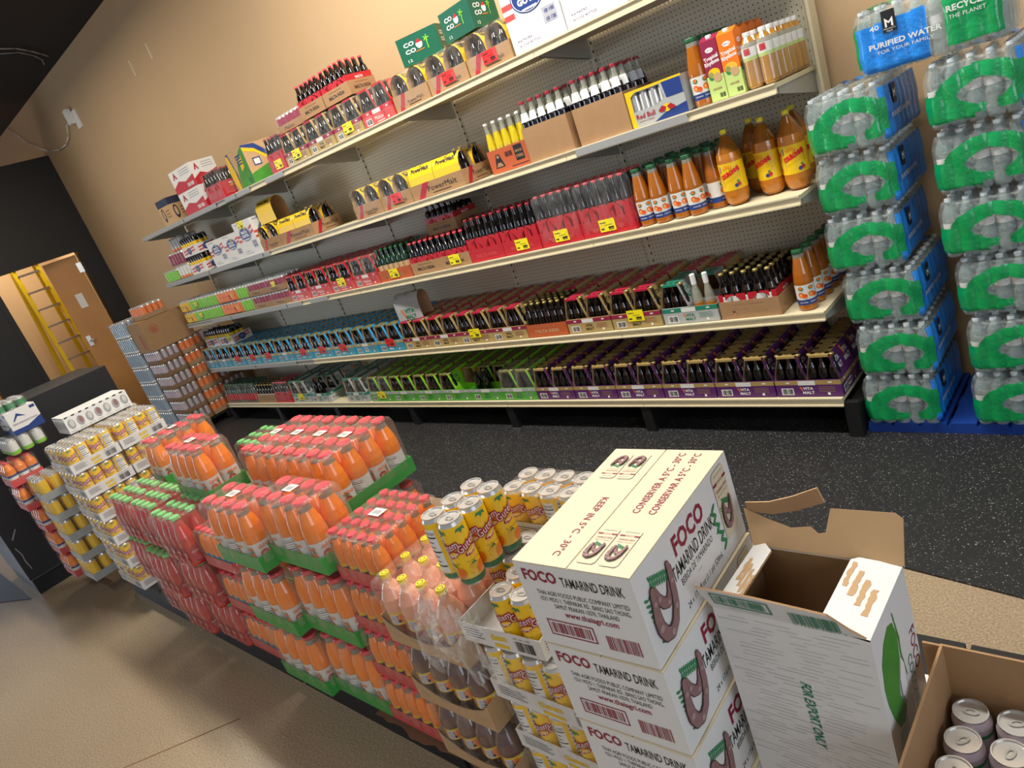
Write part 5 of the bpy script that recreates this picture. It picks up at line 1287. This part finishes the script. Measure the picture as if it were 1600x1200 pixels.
# right end: opened cartons
for i in range(2): place('plainbox', (.66, -2.42, PT+.02+i*.2), 'plain white carton under the opened coconut water carton, ' + ('lower' if i == 0 else 'upper'), 'carton')
place('pallet_black', (.64, YF-.02, 0), 'black pallet under the opened cartons', 'pallet')
place('coconut', (.652, -2.425, .615), 'tall opened white coconut drink carton with torn brown flaps', 'carton')
place('opencan', (.968, -2.545, .575), 'open brown carton holding pale lilac drink cans', 'carton')
KINDS['support'] = carton(.42, .36, .20, 'kraft', art_none)
for i in range(2): place('support', (1.08, -2.55, PT+.01+i*.2005), 'plain brown carton under the open can carton, ' + ('lower' if i == 0 else 'upper'), 'carton')

# ------------------------------------------------------------------ water
place('pallet_blue', (.072, .05, .008), 'blue plastic pallet under the stacked water bottle packs', 'pallet')
for c, x in enumerate((.055, .535)):
    for i in range(6):
        place('water', (x+(.03, .05, .03, .0, .01, .02)[i]*(1 if c == 0 else .8), (.03, .02, .04, .03, .04, .02)[i], .065+i*.2735), 'pack of clear water bottles, column ' + ('beside the shelves' if c == 0 else 'farther from the shelves') + ', ' + where(i, 6), 'water bottle pack', rz=(0, 1, -1, 1, 0, -1)[i])
place('water_side', (.33, .03, .065+6*.2735), 'shrink-wrapped water pack lying crosswise on top of both water columns', 'water bottle pack', rz=-1)

# ------------------------------------------------------------------ shelf stock
E = .003
def row(z, xs, kinds, lab, cat='drink case', y=.006, group=None, what='from the right', back=None, start=0):
    """xs: left edges; numbered from the right-hand end"""
    n = len(xs)
    for k, x in enumerate(xs):
        kd = kinds if isinstance(kinds, str) else kinds[k]
        i = n-1-k
        place(kd, (x, y, z+.0035), lab + ', ' + nth(i, what), cat, group, rz=random.uniform(-.15, .15))
        if back: place(back, (x, y+.255, z+.0035), lab.replace('malt case', 'malt case at the back') + ', ' + nth(i, what), cat)
z1, z2, z3, z4, z5 = ZS[4], ZS[3], ZS[2], ZS[1], ZS[0]
# base shelf
row(z5, [-2.113+k*.3535 for k in range(6)], 'purple_front', 'purple and gold malt case on the lowest shelf', back='purple_rear')
for k in (): pass
row(z5, [-4.20+k*.3475 for k in range(6)], ['green_filmy', 'green_front', 'green_front', 'green_half', 'green_open', 'green_film'], 'lime green malt case on the lowest shelf', back='green_rear')
row(z5, [-5.66, -5.28, -4.60], ['silver_filmy', 'silver_open', 'silver_film'], 'silver-grey malt case on the lowest shelf', back='silver_rear')
place('india_shortfilm', (-6.02, .0, z5+.004), 'film-wrapped red malt pack on the lowest shelf', 'drink case')
place('brown_open', (-6.46, .0, z5+.004), 'brown tray of dark capped bottles on the lowest shelf', 'drink case')
for k, x in enumerate((-7.29, -6.88)): place('dark_bottles', (x, .0, z5+.004), 'wrapped green-capped bottle pack at the far end of the lowest shelf, ' + ('outer' if k == 0 else 'inner'), 'drink case')
# shelf 2 from below
row(z4, [-7.395+k*.3645 for k in range(11)], ['blue_film'] + ['blue_rtag' if k in (2, 3, 4, 6, 7, 8, 10) else 'blue_front' for k in range(1, 11)], 'sky blue malt case on the second-lowest shelf', back='blue_rear')
row(z4, [-3.385, -3.035, -2.69, -2.345], ['maroon_front', 'maroon_front', 'maroon_ytag', 'maroon_front'], 'maroon-banded malt case left of the orange tray', back='maroon_rear')
place('orange_tray', (-1.99, .006, z4+.0035), 'orange-brown tray of dark malt bottles between tan and maroon cases', 'drink case')
place('maroon_rear', (-1.99, .262, z4+.0035), 'tan and maroon malt case at the back behind the orange-brown tray', 'drink case')
row(z4, [-1.628, -1.27], ['maroon_front', 'maroon_ytag'], 'maroon-banded malt case right of the orange tray', back='maroon_rear')
place('silver_half', (-.908, .006, z4+.0035), 'silver and green malt tray beside the open brown box', 'drink case'); place('maroon_rear', (-.908, .262, z4+.0035), 'tan and maroon malt case behind the silver and green tray', 'drink case')
for k in range(2): place('foil', (-.69+k*.075, .055, z4+.0075), 'clear glass bottle with a white foil neck in the silver tray, ' + ('nearer the carrier' if k == 0 else 'nearer the brown box'), 'bottle')
place('redsoda_box', (-.545, .0, z4+.0035), 'open brown box of dark soda bottles in red carriers', 'drink case')
place('brown_open', (-.55, .252, z4+.0035), 'dark capped bottles standing behind the open brown box', 'drink case')
for r_ in range(5): place('glassjuice', (-.100+.004*r_, .065+r_*.1, z4+.0035), 'green-capped orange juice bottle at the open end of the second-lowest shelf' if r_ == 0 else 'green-capped orange juice bottle behind the one at the second-lowest shelf end', 'bottle', None if r_ == 0 else 'juice bottles at the second-lowest shelf end')
place('goya_trayy', (-6.93, .09, z4+.236+.0035), 'white malt tray with red stripes lying on the blue malt cases, nearer the middle', 'drink case'); place('goya_tray', (-7.31, .09, z4+.236+.0035), 'white malt tray with red stripes lying on the blue malt cases, at the far end', 'drink case')
o = place('vm_single', (-3.36, .03, z4+.2385+.0035), 'loose silver malt six-pack standing on top of the malt cases', 'drink pack'); o.rotation_euler = (0, 0, math.radians(8))
# shelf 3
row(z3, [-4.79+k*.362 for k in range(4)], ['maltex_front', 'maltex_front', 'maltex_ytag', 'maltex_film'], 'bright red malt case on the middle shelf', back='maltex_rear')
place('green_bottles', (-3.34, .0, z3+.0035), 'orange-brown tray of green glass bottles on the middle shelf', 'drink case')
row(z3, [-2.925, -2.60], ['india_kraft', 'india_krafty'], 'brown tray of red-banded malt bottles on the middle shelf')
place('india_kraft', (-2.73, .26, z3+.0035), 'brown tray of red-banded malt bottles behind the front brown trays', 'drink case')
o = place('india_kraft', (-2.787, .17, z3+.2395), 'brown tray of red-banded malt bottles stacked on the brown trays', 'drink case'); o.scale = (1, 1, .92)
row(z3, [-2.27, -1.942], ['india_red', 'india_redy'], 'open red tray of tall dark malt bottles on the middle shelf')
row(z3, [-1.610, -1.281], ['india_film', 'india_film2'], 'tall film-wrapped red malt pack on the middle shelf')
P = [(-.857, .06), (-.752, .05), (-.645, .07), (-.548, .06), (-.455, .12)]
for r_ in range(4):
    for k, (x, y) in enumerate(P):
        if r_ >= 2 and k == 4: continue
        place('glassjuice', (x+.012*r_, y+.108*r_, z3+.0035), ('green-capped orange juice bottle in the front row on the middle shelf, ' + nth(4-k) if r_ == 0 else 'green-capped orange juice bottle in a back row on the middle shelf'), 'bottle', 'orange juice bottles in front' if r_ == 0 else 'orange juice bottles in the back rows', rz=random.choice((0, 0, 20, -110)))
for k, (x, y, a) in enumerate(((-.345, .10, 0), (-.185, .17, -25), (-.055, .16, 5), (-.30, .30, 0), (-.09, .32, 60))):
    place('champ', (x, y, z3+.0035), 'big orange soda bottle with a yellow label, ' + ('standing alone nearest the orange juices', 'in the middle of the front three', 'nearest the shelf end', 'behind the one nearest the juices', 'hidden behind the one at the shelf end')[k], 'bottle', rz=a)
# far end can packs, two tiers
fx = [(-7.31, .27, 'parrot_yellow'), (-7.03, .36, 'can_greeny'), (-6.66, .36, 'can_green'), (-6.29, .46, 'parrot_red'), (-5.82, .27, 'can_green3')]
KINDS['can_green3'] = can_pack(.26, .24, .13, 'lime', 'lime', 'lime', 4, '')
for t_ in range(2):
    for k, (x, w_, kd) in enumerate(fx):
        place(kd, (x, .006, z3+.0035+t_*.135), ('lower' if t_ == 0 else 'upper') + ' tier fruit drink can pack at the far end, ' + nth(k, 'from the wall'), 'can pack')
    for k, x in enumerate((-5.555, -5.178)):
        place('maltex_can' if t_ == 0 or k == 0 else 'maltex_cany', (x, .006, z3+.0035+t_*.135), ('lower' if t_ == 0 else 'upper') + ' brown tray of dark red cans on the middle shelf, ' + ('outer' if k == 0 else 'inner'), 'can pack')
# shelf 4
place('can_green', (-7.30, .006, z2+.0035), 'green can pack at the far end of the second-highest shelf', 'can pack')
place('gold_can', (-6.91, .006, z2+.0035), 'white and gold can pack beside the green cans', 'can pack')
place('red_can', (-7.0, .006, z2+.0035+.152), 'dark red can pack stacked on the gold can pack', 'can pack')
place('gold_can', (-6.96, .08, z2+.0035+.152+.142), 'white and gold can pack on top of the dark red pack', 'can pack')
place('goya_tray', (-6.54, .006, z2+.0035), 'white malt tray with red stripes, lower of two', 'drink case'); place('goya_tray', (-6.54, .006, z2+.0035+.194), 'white malt tray with red stripes, upper of two', 'drink case')
place('goya_small', (-5.93, .006, z2+.0035), 'lower white malt carton with blue oval, farther from the yellow packs', 'carton'); place('goya_small', (-5.585, .006, z2+.0035), 'lower white malt carton with blue oval, beside the taller one', 'carton')
place('goya_tall', (-5.24, .0, z2+.0035), 'tall white malt carton with blue oval and a yellow price tag', 'carton')
place('pm_open', (-4.875, .006, z2+.0035), 'yellow malt case with its narrow end beside the tall white carton', 'drink case')
place('pm_long', (-4.51, .006, z2+.0035), 'long brown and yellow malt case showing its side on the second-highest shelf', 'drink case', rz=1)
place('pm_single', (-4.80, .05, z2+.0035+.226), 'loose yellow malt six-pack lying on top of the yellow malt cases, nearer the wall', 'drink pack')
row(z2, [-3.325, -2.968], ['pm', 'pm_r'], 'wrapped yellow and brown malt case on the second-highest shelf')
place('pm_long', (-2.61, .006, z2+.0035), 'long brown and yellow malt case in the middle of the second-highest shelf', 'drink case')
place('lemon_box', (-1.822, .02, z2+.0035), 'orange-brown tray of yellow lemonade bottles', 'drink case')
place('cola_box', (-1.482, .0, z2+.0035), 'brown box of paper-tagged cola bottles beside the lemonade', 'drink case'); place('cola_box', (-1.122+.02, .0, z2+.0035), 'brown box of paper-tagged cola bottles beside the energy drinks', 'drink case')
place('energy', (-.762, .006, z2+.0035), 'blue, silver and yellow case of energy drink cans', 'drink case')
for r_ in range(4): place('glassjuice', (-.373+.006*r_, .06+r_*.1, z2+.0035), 'green-capped orange juice bottle beside the energy drinks' if r_ == 0 else 'green-capped orange juice bottle behind the one beside the energy drinks', 'bottle', None if r_ == 0 else 'juice bottles behind the first')
for r_ in range(4):
    place('tetra_red', (-.318, .02+r_*.086, z2+.0035), 'dark red and green juice carton at the shelf front' if r_ == 0 else 'dark red and green juice carton behind the front one', 'carton', None if r_ == 0 else 'dark red juice cartons behind')
    place('tetra_orange', (-.232, .02+r_*.086, z2+.0035), 'orange juice carton with fruit picture at the shelf front' if r_ == 0 else 'orange juice carton behind the front one', 'carton', None if r_ == 0 else 'orange juice cartons behind')
place('tea_pack', (-.145, .015, z2+.0035), 'wrapped pack of amber iced tea bottles with white caps', 'drink case')
# top shelf
place('brownbox', (-6.62, .01, z1+.0035), 'small brown and navy carton at the far end of the top shelf', 'carton')
for k in range(2): place('redwhite', (-6.02, .01, z1+.0035+k*.2165), 'red and white printed carton on the top shelf, ' + ('lower' if k == 0 else 'upper'), 'carton')
KINDS['redwrap'] = india_case(.33, 'red', 'coral', .27, 'cap_red', 'red', filmed=True); KINDS['redwrapy'] = india_case(.25, 'red', 'coral', .27, 'cap_red', 'red', 4, filmed=True, tagc='yellow_tag')
place('redwrap', (-5.44, .01, z1+.0035), 'film-wrapped red bottle pack between the red-white and green-printed cartons', 'drink case')
place('wavebox', (-5.02, .10, z1+.0035), 'brown carton printed with green hills and yellow and blue waves', 'carton', rz=-9)
place('redwrapy', (-4.19, .01, z1+.0035), 'film-wrapped red bottle pack beside the green-printed carton', 'drink case')
row(z1, [-3.92, -3.55, -3.18], ['maroon_filmy', 'maroon_film', 'maroon_filmy'], 'wrapped tan and maroon malt case on the top shelf')
place('maltex_film', (-2.815, .006, z1+.0035), 'wrapped bright red malt case on the top shelf', 'drink case')
row(z1, [-2.447, -2.085, -1.722], ['pm', 'pm_r', 'pm_r'], 'wrapped yellow and brown malt case on the top shelf')
row(z1, [-1.352, -.975], 'goya', 'big white malt carton with blue oval on the top shelf', 'carton')
place('brownbox', (-.58, .02, z1+.0035), 'small brown and navy carton beside the big white cartons', 'carton')
place('maltex_can', (-3.93, .06, z1+.252), 'brown tray of dark red cans on the wrapped malt cases', 'can pack')
place('india_kraft', (-3.52, .03, z1+.252), 'brown tray of malt bottles on the wrapped malt cases, nearer the red cans', 'drink case'); place('india_kraft', (-3.18, .03, z1+.252), 'brown tray of malt bottles on the wrapped malt cases, nearer the red malt case', 'drink case')
place('coco', (-2.27, .04, z1+.233), 'dark green coconut drink carton on the yellow malt cases, nearer the red cases', 'carton', rz=22); place('coco', (-1.86, .05, z1+.233), 'dark green coconut drink carton on the yellow malt cases, nearer the white cartons', 'carton', rz=-8)

# ------------------------------------------------------------------ pallet stack beyond the shelf end
place('pallet_left', (-8.6, -.42, .008), 'black pallet beyond the far end of the shelves', 'pallet')
for i in range(6):
    place('grey_can', (-8.02, -.40, .13+i*.168), 'grey-wrapped can tray beyond the shelf end, front column, ' + where(i, 6), 'can case')
    place('orange_can', (-8.02, -.10, .13+i*.168), 'brown tray of orange cans beyond the shelf end, ' + where(i, 7), 'can case')
    place('grey_can', (-8.02, .20, .13+i*.168), 'grey-wrapped can tray beyond the shelf end, column by the wall, ' + where(i, 7), 'can case')
place('hexbox', (-8.01, -.41, .13+6*.168+.004), 'large brown carton with a red hexagon mark on the far pallet', 'carton')
place('orange_can', (-8.03, -.3, .13+6*.168+.384), 'tray of orange cans on top of the large brown carton', 'can case')
KINDS['waterfar'] = can_pack(.50, .34, .205, 'water_cap', 'clear_blue', 'navy', 7, '', nm='water_bottle_pack')
mat('clear_blue', '#8fa3b4', .2, coat=.5)
for i in range(7): place('waterfar', (-8.56, -.44, .13+i*.2065), 'pale blue water pack beyond the shelf end, ' + where(i, 7), 'water bottle pack')
